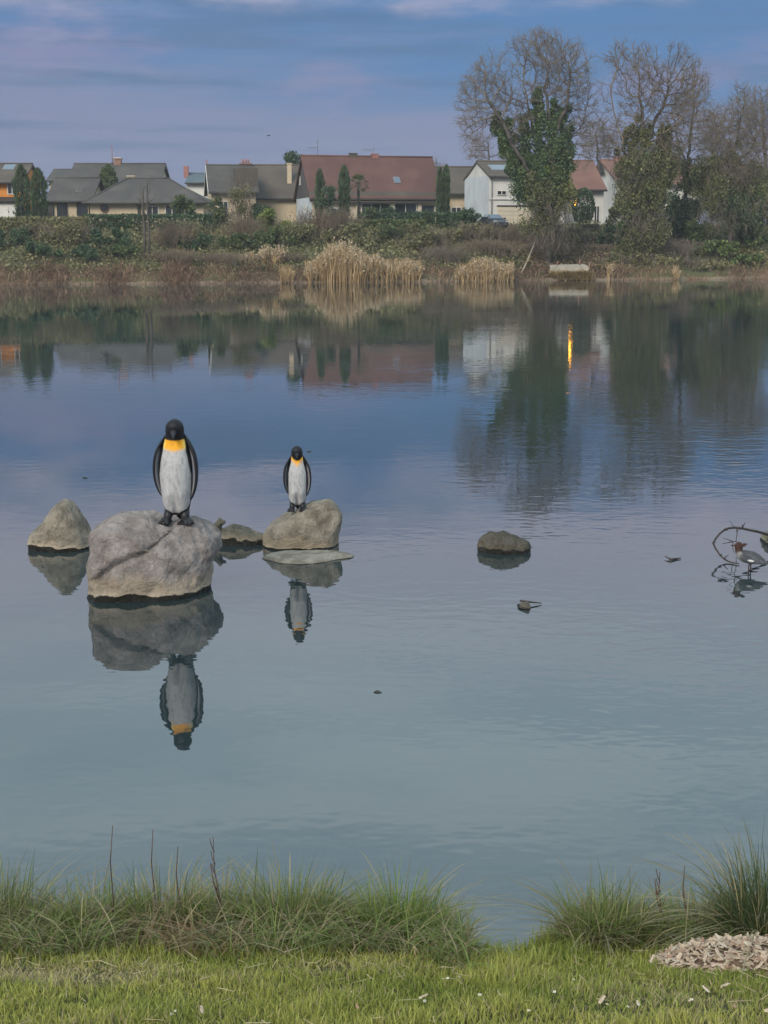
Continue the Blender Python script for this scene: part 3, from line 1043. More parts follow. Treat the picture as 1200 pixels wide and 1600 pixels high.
# garden line at the top of the bank
shrub('clipped_hedge', 'long low clipped dark hedge in front of the bungalow', 232, 337, 195, 17, m_leaf_dark, 'hedge', .14, 1.0, 'hedge')
shrub('clipped_hedge', 'olive clipped hedge below the two broad cypresses at the far left', 62, 341, 150, 16, m_leaf_olive, 'hedge', .14, 1.0, 'hedge')
shrub('clipped_hedge', 'low dark hedge under the windows of the red roofed house', 640, 334, 150, 20, m_leaf_dark, 'hedge', .14, 1.0, 'hedge')
shrub('clipped_hedge', 'bright green low hedge below the palm tree', 610, 345, 110, 16, m_leaf_green, 'hedge', .13, 1.0, 'hedge')
shrub('garden_bush', 'round dark clipped bush before the white wall of the orange red roofed house', 911, 294, 36, 26, m_leaf_dark, 'round', .16, 1.6)
shrub('garden_bush', 'small spreading green bush in front of the bungalow eaves', 288, 305, 34, 20, m_leaf_green, 'leafy', .17, 1.0)
shrub('garden_bush', 'loose green shrub left of the grey brown roofed house', 340, 300, 36, 20, m_leaf_green, 'leafy', .17, .9)
shrub('garden_tree', 'pale leafless garden tree before the cream wall left of the chimney', 372, 288, 62, 19, m_leaf_olive, 'mixed', .12, .5, 'tree')
shrub('garden_bush', 'dark green bush under the pale garden tree', 395, 312, 44, 18, m_leaf_dark, 'leafy', .16, 1.0)
shrub('garden_bush', 'dark shrub between the two cypresses of the red roofed house', 516, 290, 34, 24, m_leaf_dark, 'leafy', .16, 1.0)
shrub('garden_bush', 'rounded green bush under the left big window', 577, 325, 34, 21, m_leaf_green, 'leafy', .14, 1.1)
shrub('garden_bush', 'rounded dark bush under the right big window', 606, 324, 28, 21.5, m_leaf_dark, 'leafy', .14, 1.2)
shrub('garden_bush', 'dark bush under the narrow window of the red roofed house', 655, 328, 40, 20, m_leaf_dark, 'leafy', .14, 1.2)
shrub('garden_bush', 'yellow green bush beside the pair of slim cypresses', 700, 326, 26, 20, m_leaf_lime, 'leafy', .13, 1.0)
shrub('garden_bush', 'dark bush before the low wing left of the white house', 726, 319, 40, 22, m_leaf_dark, 'leafy', .16, 1.0)
shrub('garden_bush', 'dark bush left of the parked car', 741, 331, 26, 18, m_leaf_dark, 'leafy', .15, 1.1)
shrub('garden_tree', 'round green treetop behind the roofs of the bungalow', 171, 258, 34, 60, m_leaf_green, 'round', .22, 1.2, 'tree')
shrub('dark_conifer', 'dark spiky conifer rising behind the grey brown roof', 454, 236, 22, 62, m_leaf_dark, 'leafy', .24, 1.2, 'tree')
shrub('dark_conifer', 'dark lower conifer top beside the spiky one behind the roof', 467, 241, 14, 60, m_leaf_dark, 'leafy', .24, 1.2, 'tree')

# the bank itself, from left to right
BANK = [
    ('bramble_bush', 'dark green thicket at the far left edge of the bank', 12, 358, 90, 8, m_leaf_dark, 'leafy'),
    ('bank_shrub', 'olive brown twiggy shrub below the far left hedge', 60, 350, 70, 11, m_leaf_olive, 'mixed'),
    ('bramble_bush', 'dark ivy green thicket below the olive hedge', 58, 376, 70, 5, m_leaf_dark, 'leafy'),
    ('bank_shrub', 'pale olive shrub with several bare upright stems', 118, 349, 70, 9, m_leaf_olive, 'mixed'),
    ('bramble_bush', 'dark green thicket under the pale stemmed shrub', 128, 382, 66, 4.5, m_leaf_dark, 'leafy'),
    ('bramble_bush', 'deep green thicket below the round window of the bungalow', 172, 357, 74, 8, m_leaf_dark, 'leafy'),
    ('bramble_bush', 'low dark ferny thicket near the waterline by the twin bare trunks', 186, 384, 70, 4.5, m_leaf_green, 'leafy'),
    ('bank_shrub', 'brown leafless shrub right of the twin bare trunks', 268, 350, 62, 8, m_leaf_brown, 'bare'),
    ('bank_shrub', 'bushy olive shrub at the right end of the bungalow hedge', 296, 348, 60, 11, m_leaf_olive, 'mixed'),
    ('bramble_bush', 'dark green bush below the right end of the bungalow', 300, 366, 70, 7, m_leaf_dark, 'leafy'),
    ('bank_shrub', 'rust brown twiggy mound above the waterline, left of the reeds', 268, 392, 70, 3.5, m_leaf_brown, 'bramble'),
    ('bank_shrub', 'wide brown dead bramble mound near the water left of the pale plumes', 335, 396, 80, 3.5, m_leaf_brown, 'bramble'),
    ('bank_shrub', 'red brown leafless shrub below the grey brown roofed house', 385, 342, 74, 11, m_leaf_brown, 'bare'),
    ('bramble_bush', 'mid green bush behind the pale plumes', 372, 366, 74, 7, m_leaf_green, 'leafy'),
    ('bank_shrub', 'bright yellow green shrub in front of the cream wall', 427, 326, 58, 13, m_leaf_lime, 'leafy'),
    ('bramble_bush', 'green thicket below the yellow green shrub', 436, 356, 66, 8, m_leaf_green, 'leafy'),
    ('bank_shrub', 'mauve brown bare shrub in front of the slate gable', 490, 330, 66, 12, m_leaf_brown, 'bare'),
    ('bank_shrub', 'mauve brown bare shrub below the left cypresses of the red roof', 536, 329, 60, 12, m_leaf_brown, 'bare'),
    ('bramble_bush', 'olive green thicket just left of the tall reeds', 466, 350, 68, 9, m_leaf_olive, 'leafy'),
    ('bank_shrub', 'grey brown leafless scrub at the foot of the left reeds', 440, 396, 70, 4, m_leaf_brown, 'bramble'),
    ('bramble_bush', 'grey green bush directly behind the tallest reeds', 548, 350, 74, 9, m_leaf_olive, 'leafy'),
    ('bramble_bush', 'green bush right behind the reed bed below the low hedge', 606, 352, 70, 10, m_leaf_green, 'leafy'),
    ('bramble_bush', 'olive bush between the reeds and the dark garden hedge', 650, 348, 64, 11, m_leaf_olive, 'leafy'),
    ('bank_shrub', 'grey olive mound of bare twigs right of the tall reeds', 668, 362, 76, 7, m_leaf_olive, 'mixed'),
    ('bank_shrub', 'big grey brown bare thicket below the parked car', 742, 350, 110, 10, m_leaf_olive, 'mixed'),
    ('bank_shrub', 'dark leafless thicket right of the parked car', 812, 351, 76, 9, m_leaf_brown, 'bare'),
    ('bank_shrub', 'arching dead brambles between the two reed beds', 690, 388, 74, 3.5, m_leaf_olive, 'bramble'),
    ('bank_shrub', 'dead brambles behind the small reed bed', 770, 376, 90, 5.5, m_leaf_brown, 'bramble'),
    ('bank_shrub', 'low brown brambles at the foot of the large ivy tree', 850, 372, 80, 6, m_leaf_brown, 'bare'),
    ('bank_shrub', 'rust brown dead scrub on the bare soil by the white landing', 926, 388, 60, 7, m_leaf_brown, 'bramble'),
    ('bramble_bush', 'very dark bush on the slope left of the second ivy tree', 966, 352, 54, 8, m_leaf_dark, 'leafy'),
    ('bank_shrub', 'olive scrub at the waterline under the second ivy tree', 1000, 396, 70, 3, m_leaf_olive, 'mixed'),
    ('bramble_bush', 'dark bush between the second and third ivy trunks', 1064, 330, 60, 9, m_leaf_dark, 'leafy'),
    ('bank_shrub', 'arching olive brambles below the dark bush between ivy trunks', 1050, 376, 76, 4.5, m_leaf_olive, 'bramble'),
    ('bramble_bush', 'olive green bush under the rightmost ivy tree', 1096, 344, 60, 7, m_leaf_green, 'leafy'),
    ('bramble_bush', 'dark undergrowth behind the pale laurel at the right edge', 1196, 318, 80, 22, m_leaf_dark, 'leafy'),
    ('laurel_bush', 'large pale leaved laurel bush at the right edge of the bank', 1176, 346, 100, 7, m_leaf_laurel, 'leafy'),
    ('laurel_bush', 'smaller light green laurel hanging over the water left of the large one', 1116, 376, 62, 4.5, m_leaf_laurel, 'leafy'),
    ('laurel_bush', 'low light green laurel at the waterline in the right corner', 1168, 398, 70, 2.5, m_leaf_laurel, 'leafy'),
    ('bank_shrub', 'olive dry scrub hanging to the water below the smaller laurel', 1090, 404, 80, 2, m_leaf_olive, 'mixed'),
]
BANK += [
    ('wood_edge', 'dark tangled wood edge behind the bare trees at the right', 1130, 268, 130, 26, m_leaf_olive, 'leafy'),
    ('wood_edge', 'dark tangled wood edge at the far right behind the laurel', 1215, 262, 110, 28, m_leaf_olive, 'leafy'),
    ('wood_edge', 'dark green thicket behind the second ivy tree', 1030, 300, 70, 20, m_leaf_dark, 'leafy'),
    ('bramble_bush', 'olive bramble thicket left of the second ivy trunk', 968, 318, 44, 14, m_leaf_olive, 'leafy'),
    ('bank_shrub', 'tangle of bare olive twigs right of the big ivy trunk foot', 893, 350, 50, 9, m_leaf_olive, 'mixed'),
]
for nm_, lab, px, pt, pw, s_, m_, kd in BANK:
    shrub(nm_, lab, px, pt, pw * 1.12, s_, m_, kd, .18 if m_ is not m_leaf_laurel else .26, 1.0 if kd in ('leafy',) else .85, 'bush',
          m_twig_red if m_ is m_leaf_brown else m_twig)
# beyond both edges of the picture the thicket goes on
side = [shrub('bramble_bush', ('olive thicket farthest beyond the left edge of the picture', 'dark thicket just beyond the left edge of the picture', 'olive thicket just beyond the right edge of the picture', 'dark thicket farthest beyond the right edge of the picture')[i], px, 350, 110, 8, m_leaf_dark if i % 2 else m_leaf_olive, 'leafy', .2, .6, group='thickets beyond the picture edge')
        for i, px in enumerate((-190, -100, 1290, 1380))]


def cypress(label, px, py_top, pw, s, mat=m_leaf_cypress, broad=False):
    Y = float(bank_y(xat(px, 140))) + s
    x = xat(px, Y); zb = float(far_z(x, Y))
    H = at(px, py_top, Y).z - zb
    R = pw / 2 / F * Y
    root = tag(empty('columnar_cypress', (x, Y, zb)), label, 'cypress')
    n = int(1500 + 600 * R)
    t = RNG.random(n)
    prof = np.minimum(1, (t * 6 + .45)) * np.clip((1 - t) * (3.4 if broad else 6), 0, 1) ** .65
    an = RNG.uniform(0, 2 * math.pi, n)
    rr = R * prof * RNG.uniform(.72, 1.08, n) * (1 + .20 * np.sin(an * 3 + t * 17 + px) * np.sin(t * 23 + an)) * np.where(RNG.random(n) < .07, 1.25, 1)
    P = np.stack([np.cos(an) * rr, np.sin(an) * rr, t * H], 1)
    sz = RNG.uniform(.10, .24, n)
    d = np.stack([np.cos(an) * .35, np.sin(an) * .35, np.ones(n)], 1) * sz[:, None] * 1.5
    sd = rand_unit(n) * sz[:, None] * .5
    V = np.stack([P - d * .4, P + sd, P + d, P - sd], 1).reshape(-1, 3)
    link('foliage', np_mesh('foliage', V, [np.arange(4 * n).reshape(n, 4)], mat), root)
    MB().tube([(0, 0, -.3), (0, 0, H * .5), (0, 0, H * .95)], [R * .25, R * .2, .03], 7).build('trunk', m_bark, root)


cypress('broad grey green cypress beside the orange house', 36, 259, 22, 30, broad=True)
cypress('broad round topped cypress between orange house and bungalow', 62, 265, 23, 27, broad=True)
cypress('slim dark cypress nearest the slate gable', 500, 266, 11, 26)
cypress('tallest slim cypress left of the palm', 538, 261, 14, 25)
cypress('left one of the two slim cypresses at the right end of the red roof', 687, 264, 8.5, 27)
cypress('right one of the two slim cypresses at the right end of the red roof', 697, 260, 9, 27)

# palm in front of the big window
Y = 155.0
p0 = at(560, 345, Y)
zb = float(far_z(p0.x, Y)); H = at(560, 288, Y).z - zb
palm = tag(empty('palm_tree', (p0.x, Y, zb)), 'fan palm with a shaggy head in front of the red roofed house', 'palm')
MB().tube([(0, 0, -.2), (.03, 0, H * .5), (0, 0, H)], [.17, .14, .16], 8).build('trunk', m_bark, palm)
for i in range(26):
    az = i * 2.4; el = rad(75 - i * 4.4)
    d = Vector((math.cos(az) * math.cos(el), math.sin(az) * math.cos(el), math.sin(el)))
    L = .75
    c = Vector((0, 0, H)) + d * L
    side = d.cross(Vector((0, 0, 1))); side.normalize(); upv = side.cross(d)
    mb = MB().tube([(0, 0, H), c], [.02, .012], 3)
    for k in range(-6, 7):
        a = k * .22
        e = c + (d * math.cos(a) + side * math.sin(a)) * .62 + upv * .06 * abs(k) - Vector((0, 0, .18))
        q = (c + e) / 2
        wv_ = side * math.cos(a) * .035 - d * math.sin(a) * .035
        mb.add([c, q - wv_, e, q + wv_ + upv * .01], [(0, 1, 2, 3)])
    mb.build('frond', m_leaf_green, palm)


def P3(px, py, Y): return np.array(at(px, py, Y))


def big_tree(name, label, Y, seeds, crown, ivy, seed, D=.5, n_attr=1500, tip=.026, mat=m_twig, twigs=6, di=3.0, dk=.62, cat='tree', base_px=None, hang=()):
    """crown: list of (px, py, rx, ry, share); ivy: list of (px, py, rx, ry, n, material)"""
    k = Y / F
    bx, by = base_px
    b = at(bx, by, Y)
    zb = float(far_z(b.x, Y))
    org = np.array([b.x, Y, zb])
    root = tag(empty(name, org), label, cat)
    sl = []
    for line in seeds:
        pts = []
        for q in line:
            px, py = q[:2]; dy = q[2] if len(q) > 2 else 0.0
            w_ = P3(px, py, Y + dy); pts.append(w_)
        sl.append(pts)
    sl[0][0] = org + np.array([0, 0, -.4])
    A = []
    for (px, py, rx, ry, sh) in crown:
        A.append(ellipsoid_points(int(3.4 * n_attr * sh), P3(px, py, Y), (rx * k, rx * k * .8, ry * k), .35))
    A = np.concatenate(A)
    q_ = (A - org) * .42
    A = A[fbm2(q_[:, 0] + q_[:, 1] * .6, q_[:, 2] * .55, seed) > -.28]
    P, par = colonize(A, sl, D=D, di=di, dk=dk, seed=seed)
    r, kids = pipe_radii(par, tip)
    r = np.minimum(r, .62)
    i = np.where(par >= 0)[0]
    big = r[i] > min(.09, .45 * r.max())
    segs = [prisms(P[par[i[big]]] - org, P[i[big]] - org, np.minimum(r[par[i[big]]], r[i[big]] * 1.35), r[i[big]], 6),
            prisms(P[par[i[~big]]] - org, P[i[~big]] - org, np.minimum(r[par[i[~big]]], r[i[~big]] * 1.35), r[i[~big]], 3)]
    bigV, bigQ = segs[0]
    link('trunk', np_mesh('trunk', bigV, [bigQ], m_bark), root)
    fine = np.where((r < tip * 2.6) & (par >= 0))[0]
    tw = [segs[1]]
    rng = np.random.default_rng(seed + 50)
    g = P[fine] - P[par[fine]]
    g /= np.linalg.norm(g, axis=1, keepdims=True) + 1e-9
    for t_ in range(twigs):
        d = g * .75 + rng.normal(size=g.shape) * .48 + np.array([0, 0, .15])
        d /= np.linalg.norm(d, axis=1, keepdims=True)
        L = rng.uniform(.35, 1.15, len(fine))[:, None]
        mid = P[fine] + d * L * .5
        end = mid + (d + rng.normal(size=g.shape) * .35 + np.array([0, 0, .1])) * L * .5
        tw.append(prisms(P[fine] - org, mid - org, tip * .52, tip * .42))
        tw.append(prisms(mid - org, end - org, tip * .42, tip * .28))
        e2 = mid + (d * .4 + rng.normal(size=g.shape) * .5) * L * .5
        tw.append(prisms(mid - org, e2 - org, tip * .45, tip * .3))
    V, Q = join(tw)
    link('branches', np_mesh('branches', V, [Q], mat), root)
    groups = {}
    for (px, py, rx, ry, n, m) in ivy:
        c = P3(px, py, Y) - org
        # clumps of leaves round sub-centres, so the mass has an uneven outline and holes
        n = int(n * 4.2); ns = max(8, int(rx * ry / 30))
        sub = ellipsoid_points(ns, c, (rx * k, rx * k * .8, ry * k), .25)
        kk = RNG.integers(0, ns, n)
        v = rand_unit(n) * (RNG.random(n) ** .5)[:, None]
        q = sub[kk] + v * np.array([1.0, 1.0, 1.4]) * RNG.uniform(.35, 1.0, ns)[kk][:, None] * max(.55, min(1.0, rx * k * .5))
        groups.setdefault(m.name, (m, []))[1].append(q)
    for (m, L) in groups.values():
        q = np.concatenate(L)
        V, Q = leaf_quads(q, RNG.uniform(.06, .15, len(q)))
        link('ivy', np_mesh('ivy', V, [Q], m), root)
    # dead creeper strands hanging round the lower trunk
    if hang:
        hs = []
        for (px, py, rx, ry, n) in hang:
            c = P3(px, py, Y) - org
            a = ellipsoid_points(n, c, (rx * k, rx * k, ry * k), .3)
            prev = a
            for j in range(4):
                q = prev + np.stack([RNG.normal(0, .22, n), RNG.normal(0, .22, n), -RNG.uniform(.1, .55, n)], 1)
                hs.append(prisms(prev, q, .018, .014)); prev = q
        V, Q = join(hs)
        link('creeper', np_mesh('creeper', V, [Q], m_twig), root)
    return root


big_tree('ivy_clad_tree', 'tallest bare tree with dense dark ivy round its trunk and left limb', 137,
         [[(856, 402), (858, 330), (863, 250), (858, 190), (850, 130)], [(858, 330), (826, 270, -1), (800, 225, -1.5), (782, 185, -2), (765, 160, -2)],
          [(863, 250), (832, 200, 1), (822, 150, 1.5)], [(863, 260), (893, 215, 1), (915, 190, 1.5)], [(862, 230), (885, 165, -1), (890, 120, -1.5)]],
         [(840, 118, 62, 66, .42), (885, 130, 46, 55, .22), (758, 150, 42, 50, .22), (800, 110, 40, 45, .1), (912, 170, 24, 40, .08), (805, 175, 40, 45, .10), (738, 195, 24, 30, .07), (905, 225, 26, 40, .08), (855, 90, 70, 36, .14)],
         [(874, 190, 18, 42, 1400, m_ivy), (840, 180, 14, 44, 900, m_ivy), (872, 245, 22, 40, 1600, m_ivy), (835, 250, 20, 34, 1000, m_ivy), (796, 212, 13, 26, 900, m_ivy), (812, 258, 20, 24, 1100, m_ivy),
          (850, 285, 40, 26, 2400, m_ivy_olive), (860, 318, 32, 30, 1700, m_ivy_olive), (862, 274, 22, 14, 900, m_leaf_lime), (830, 300, 30, 26, 1300, m_ivy), (878, 300, 14, 26, 600, m_leaf_lime), (894, 306, 9, 20, 420, m_ivy_olive), (786, 205, 12, 30, 900, m_ivy), (800, 245, 16, 30, 1000, m_ivy), (776, 190, 8, 16, 300, m_ivy), (852, 215, 36, 50, 900, m_ivy), (845, 270, 40, 34, 1100, m_ivy), (818, 205, 12, 34, 500, m_ivy), (885, 235, 14, 50, 700, m_ivy), (850, 345, 32, 18, 900, m_ivy_olive)],
         11, base_px=(856, 402), hang=[(860, 320, 40, 40, 320), (858, 360, 40, 22, 260)], n_attr=2300)
big_tree('ivy_clad_tree', 'second tall bare tree with olive ivy hanging to the ground', 141,
         [[(1006, 402), (1003, 330), (1006, 255), (1006, 200), (1000, 150)], [(1006, 215), (1036, 165, 1), (1050, 130, 1.5)], [(1003, 290), (975, 235, -1), (962, 190, -1.5), (955, 150, -1)],
          [(1006, 230), (1030, 215, -1), (1060, 190, -2)]],
         [(965, 125, 30, 55, .25), (1010, 115, 36, 45, .25), (1052, 125, 40, 55, .35), (1070, 170, 28, 40, .15), (962, 205, 26, 50, .14), (1045, 215, 34, 46, .16), (1000, 150, 50, 60, .14)],
         [(1008, 212, 22, 30, 700, m_ivy_olive), (1034, 205, 12, 18, 260, m_ivy_olive), (985, 210, 10, 20, 220, m_ivy_olive), (990, 235, 14, 20, 400, m_ivy_olive), (1040, 225, 14, 14, 300, m_ivy_olive), (996, 265, 26, 30, 1200, m_ivy), (972, 250, 18, 22, 600, m_ivy_olive), (1030, 262, 16, 26, 500, m_ivy_olive), (1004, 310, 38, 36, 2300, m_ivy_olive), (1010, 355, 34, 32, 1900, m_ivy_olive), (1040, 270, 26, 24, 900, m_ivy_olive),
          (985, 330, 20, 40, 900, m_ivy), (1000, 285, 40, 70, 2600, m_ivy_olive), (1008, 380, 36, 24, 900, m_ivy_olive), (1036, 250, 26, 40, 900, m_ivy_olive)],
         23, base_px=(1006, 402), hang=[(1006, 340, 44, 44, 420), (1000, 260, 44, 50, 380)], n_attr=1900, mat=m_twig_red)
big_tree('bare_tree', 'slender bare tree between the second ivy tree and the rightmost one', 150,
         [[(1072, 392), (1070, 320), (1074, 260), (1080, 200), (1084, 160)], [(1074, 260), (1058, 215), (1052, 180)]],
         [(1085, 165, 30, 62, .6), (1062, 190, 24, 40, .2), (1105, 200, 22, 45, .2), (1078, 240, 30, 50, .25)],
         [(1074, 275, 18, 36, 700, m_ivy_olive), (1070, 330, 26, 34, 900, m_ivy)],
         31, base_px=(1072, 392), n_attr=1000, mat=m_twig_red)
big_tree('ivy_clad_tree', 'shorter bare tree at the right edge with drooping olive ivy', 146,
         [[(1143, 400), (1140, 330), (1142, 270), (1150, 220), (1158, 180)], [(1142, 280), (1120, 250), (1105, 225)], [(1145, 260), (1172, 235), (1186, 205)]],
         [(1160, 185, 36, 48, .5), (1182, 215, 30, 44, .25), (1118, 220, 26, 36, .25), (1150, 250, 55, 45, .35)],
         [(1144, 245, 15, 30, 600, m_ivy_olive), (1118, 262, 22, 20, 700, m_ivy_olive), (1172, 262, 24, 16, 500, m_ivy_olive), (1165, 290, 36, 28, 1100, m_ivy_olive), (1118, 300, 24, 34, 900, m_leaf_lime), (1150, 330, 30, 34, 1000, m_ivy), (1096, 275, 24, 20, 700, m_ivy_olive), (1135, 300, 62, 30, 2000, m_ivy_olive), (1150, 320, 50, 30, 1500, m_ivy)],
         47, base_px=(1143, 400), hang=[(1140, 320, 60, 44, 420), (1135, 262, 55, 36, 420)], n_attr=1300)
big_tree('bare_tree', 'faint pinkish bare treetop behind the white house', 196,
         [[(766, 340), (765, 280), (764, 250), (762, 225)]], [(762, 236, 34, 24, .8), (745, 240, 18, 14, .2)], [], 53, base_px=(766, 340), n_attr=420, mat=m_twig_red)
big_tree('bare_tree', 'bare tree behind the right edge of the wood', 168,
         [[(1200, 380), (1198, 300), (1196, 240), (1190, 190)]], [(1192, 190, 40, 52, 1.0)], [(1196, 290, 40, 40, 900, m_ivy_olive)], 59, base_px=(1200, 380), n_attr=800)
big_tree('bare_tree', 'thin brown bare tree behind the slender one near the right edge', 166,
         [[(1112, 360), (1112, 290), (1116, 240), (1120, 200)]], [(1118, 212, 34, 46, 1.0)], [(1112, 290, 26, 30, 500, m_ivy_olive)], 83, base_px=(1112, 360), n_attr=560, mat=m_twig_red)
big_tree('bare_tree', 'thin bare tree in the gap between the two ivy trees', 182,
         [[(935, 345), (938, 290), (934, 240), (930, 205)]], [(936, 218, 30, 34, 1.0)], [], 61, base_px=(935, 345), n_attr=420)
big_tree('bare_tree', 'low bare tree beyond the right edge of the picture', 150,
         [[(1290, 400), (1290, 300), (1285, 220)]], [(1290, 190, 60, 60, 1.0)], [(1290, 300, 50, 50, 1500, m_ivy)], 67, base_px=(1290, 400), n_attr=700)
big_tree('bare_tree', 'tiny bare treetop peeping over the right end of the red roof', 205,
         [[(681, 330), (681, 280), (682, 255)]], [(682, 258, 12, 9, 1.0)], [], 71, base_px=(681, 330), n_attr=120, mat=m_twig_red)

# twin bare trunks on the left bank, a sapling, a leaning pole
Y = 128.0
for (px, pt, pb, wd, lab) in ((226, 292, 402, .15, 'left of two bare upright trunks on the left bank'), (233, 288, 406, .13, 'right of two bare upright trunks on the left bank')):
    a = at(px, pb, Y); zb = float(far_z(a.x, Y))
    H = at(px, pt, Y).z - zb
    tr = tag(empty('dead_tree', (a.x, Y, zb)), lab, 'tree')
    MB().tube([(0, 0, -.3), (.05, 0, H * .4), (-.04, .05, H * .75), (.03, 0, H)], [wd, wd * .9, wd * .7, wd * .35], 7).build('trunk', m_bark, tr)
    bb = MB()
    for i in range(16):
        z = H * random.uniform(.3, .98); an = random.uniform(0, 6.28); l = random.uniform(.4, 1.1)
        e = Vector((math.cos(an) * l, math.sin(an) * l * .6, z + l * .8))
        bb.tube([(0, 0, z), e * .5 + Vector((0, 0, z * .5)), e], [.03, .02, .01], 4)
        bb.tube([e * .6 + Vector((0, 0, z * .4)), e + Vector((random.uniform(-.3, .3), 0, .35))], [.014, .008], 3)
    bb.build('branches', m_bark, tr)
a, b_ = at(808, 440.5, 133.2), at(836, 378, 136.5)
pole = MB().tube([tuple(a - a), tuple((b_ - a) * .5 + Vector((.05, 0, -.05))), tuple(b_ - a)], [.10, .085, .06], 7).build('leaning_pole', noisy('weathered pole', [(.22, .18, .13), (.30, .26, .2)], 3, .9), None, a)
tag(pole, 'pale dead trunk leaning up the bank right of the small reed bed', 'pole')

# landing stage
Y = float(bank_y(xat(888, 134))) + .2
c0 = at(888, 437, Y)
land = tag(empty('landing_stage', (c0.x, Y, 0)), 'small white landing stage at the water with straw hanging below', 'landing stage')
kx = Y / F
m_landing = noisy('weathered pale stone', [(.27, .24, .19), (.40, .365, .31), (.20, .17, .125)], 2.2, .9)
z1 = at(888, 413, Y).z
MB().slab([(-30 * kx, -.7, z1 - .28), (29 * kx, -.7, z1 - .16), (26 * kx, 1.4, z1), (-26 * kx, 1.4, z1 - .05)], .42).build('deck', m_landing, land)
MB().slab([(29 * kx, -.7, z1 - .16), (29.6 * kx, -.72, .0), (31 * kx, 1.3, .2), (26 * kx, 1.4, z1)], .1).build('side_panel', m_landing, land)
for px in (-27, -12, 4, 20):
    MB().tube([(px * kx, -.45, -.8), (px * kx, -.45, z1 - .33)], .07, 6).build('post', m_dark, land)
for px, h_ in ((-16, .3), (18, .42)):
    MB().tube([(px * kx, .5, z1 - .1), (px * kx, .5, z1 + h_)], .06, 6).build('mooring_post', m_redmetal, land)
n = 1500
B = np.stack([RNG.uniform(-32, 36, n) * kx, RNG.uniform(-1.0, -.6, n), RNG.uniform(.0, 1, n) * (z1 - .75)], 1)
V, qs, tri, m_ = blades(B, RNG.uniform(0, 6.28, n), RNG.uniform(.25, .6, n), RNG.uniform(.5, 1.5, n), .05, 3)
m_straw = leaf_mat('dry straw', [(.30, .215, .10), (.42, .31, .155)], .3, 1.0, .8, .2)
link('straw', np_mesh('straw', V, qs + [tri], m_straw), land)['kind'] = 'stuff'


# ------------------------------------------------------------------ reeds, dry grass
m_reed = leaf_mat('dry reed stalks', [(.36, .25, .13), (.50, .36, .20), (.29, .20, .11)], .28, .8, .8, .2)
m_plume = leaf_mat('reed plumes', [(.42, .32, .21), (.55, .44, .31)], .25, 1.0, .9, .3)


def reeds(label, spec, seed, plume_share=.5, s0=(-.4, 2.2)):
    """spec: list of (px0, px1, top0, top1, n)"""
    rng = np.random.default_rng(seed)
    pm = spec[0]
    cx = xat(pm[0], 125); Yc = float(bank_y(cx))
    root = tag(empty('reed_bed', (cx, Yc, 0)), label, 'reeds')
    Bs, hs = [], []
    for (p0, p1, t0, t1, n) in spec:
        u = rng.random(n)
        px = p0 + (p1 - p0) * u
        s = rng.uniform(s0[0], s0[1], n)
        x = np.array([xat(q, 125) for q in px])
        Yv = bank_y(x) + s
        x = np.array([xat(q, y) for q, y in zip(px, Yv)])
        zb = np.maximum(far_z(x, Yv), -.25)
        zt = np.array([at(q, t0 + (t1 - t0) * uu, y).z for q, uu, y in zip(px, u, Yv)])
        h = (zt - zb) * rng.uniform(.62, 1.04, n) * (1 + .10 * np.sin(px * .35 + seed))
        Bs.append(np.stack([x, Yv, zb - .1], 1) - np.array([cx, Yc, 0])); hs.append(h)
    B = np.concatenate(Bs); h = np.concatenate(hs); n = len(B)
    az = rng.uniform(0, 6.28, n); bend = np.abs(rng.normal(.06, .16, n)); h = h * (.86 + .22 * fbm2(B[:, 0] * 2.2, B[:, 1], seed)); h = np.where(rng.random(n) < .12, h * .6, h)
    V, qs, tri, m = blades(B, az, h, bend, rng.uniform(.035, .07, n), 3, twist=rng.uniform(-.6, .6, n))
    link('stalks', np_mesh('stalks', V, qs + [tri], m_reed), root)['kind'] = 'stuff'
    # side leaves
    k = rng.integers(0, n, n * 2)
    t = rng.uniform(.2, .8, len(k))
    LB = B[k] + np.stack([np.cos(az[k]) * bend[k] * h[k] * t ** 1.8, np.sin(az[k]) * bend[k] * h[k] * t ** 1.8, h[k] * t * .97], 1)
    V, qs, tri, m = blades(LB, rng.uniform(0, 6.28, len(k)), rng.uniform(.4, .8, len(k)), rng.uniform(.35, 1.0, len(k)), .05, 2, twist=rng.uniform(0, 3, len(k)))
    link('leaves', np_mesh('leaves', V, qs + [tri], m_reed), root)['kind'] = 'stuff'
    kk = np.where(rng.random(n) < plume_share)[0]
    tip = B[kk] + np.stack([np.cos(az[kk]) * bend[kk] * h[kk], np.sin(az[kk]) * bend[kk] * h[kk], h[kk] * (1 - .42 * bend[kk])], 1)
    PP, S = [], []
    for j in range(9):
        PP.append(tip + rng.normal(0, .055, tip.shape) * np.array([1, 1, 0]) + np.array([0, 0, 1]) * (rng.uniform(-.34, .12, len(kk))[:, None]))
    PP = np.concatenate(PP)
    V, Q = leaf_quads(PP, rng.uniform(.05, .12, len(PP)))
    link('plumes', np_mesh('plumes', V, [Q], m_plume), root)['kind'] = 'stuff'


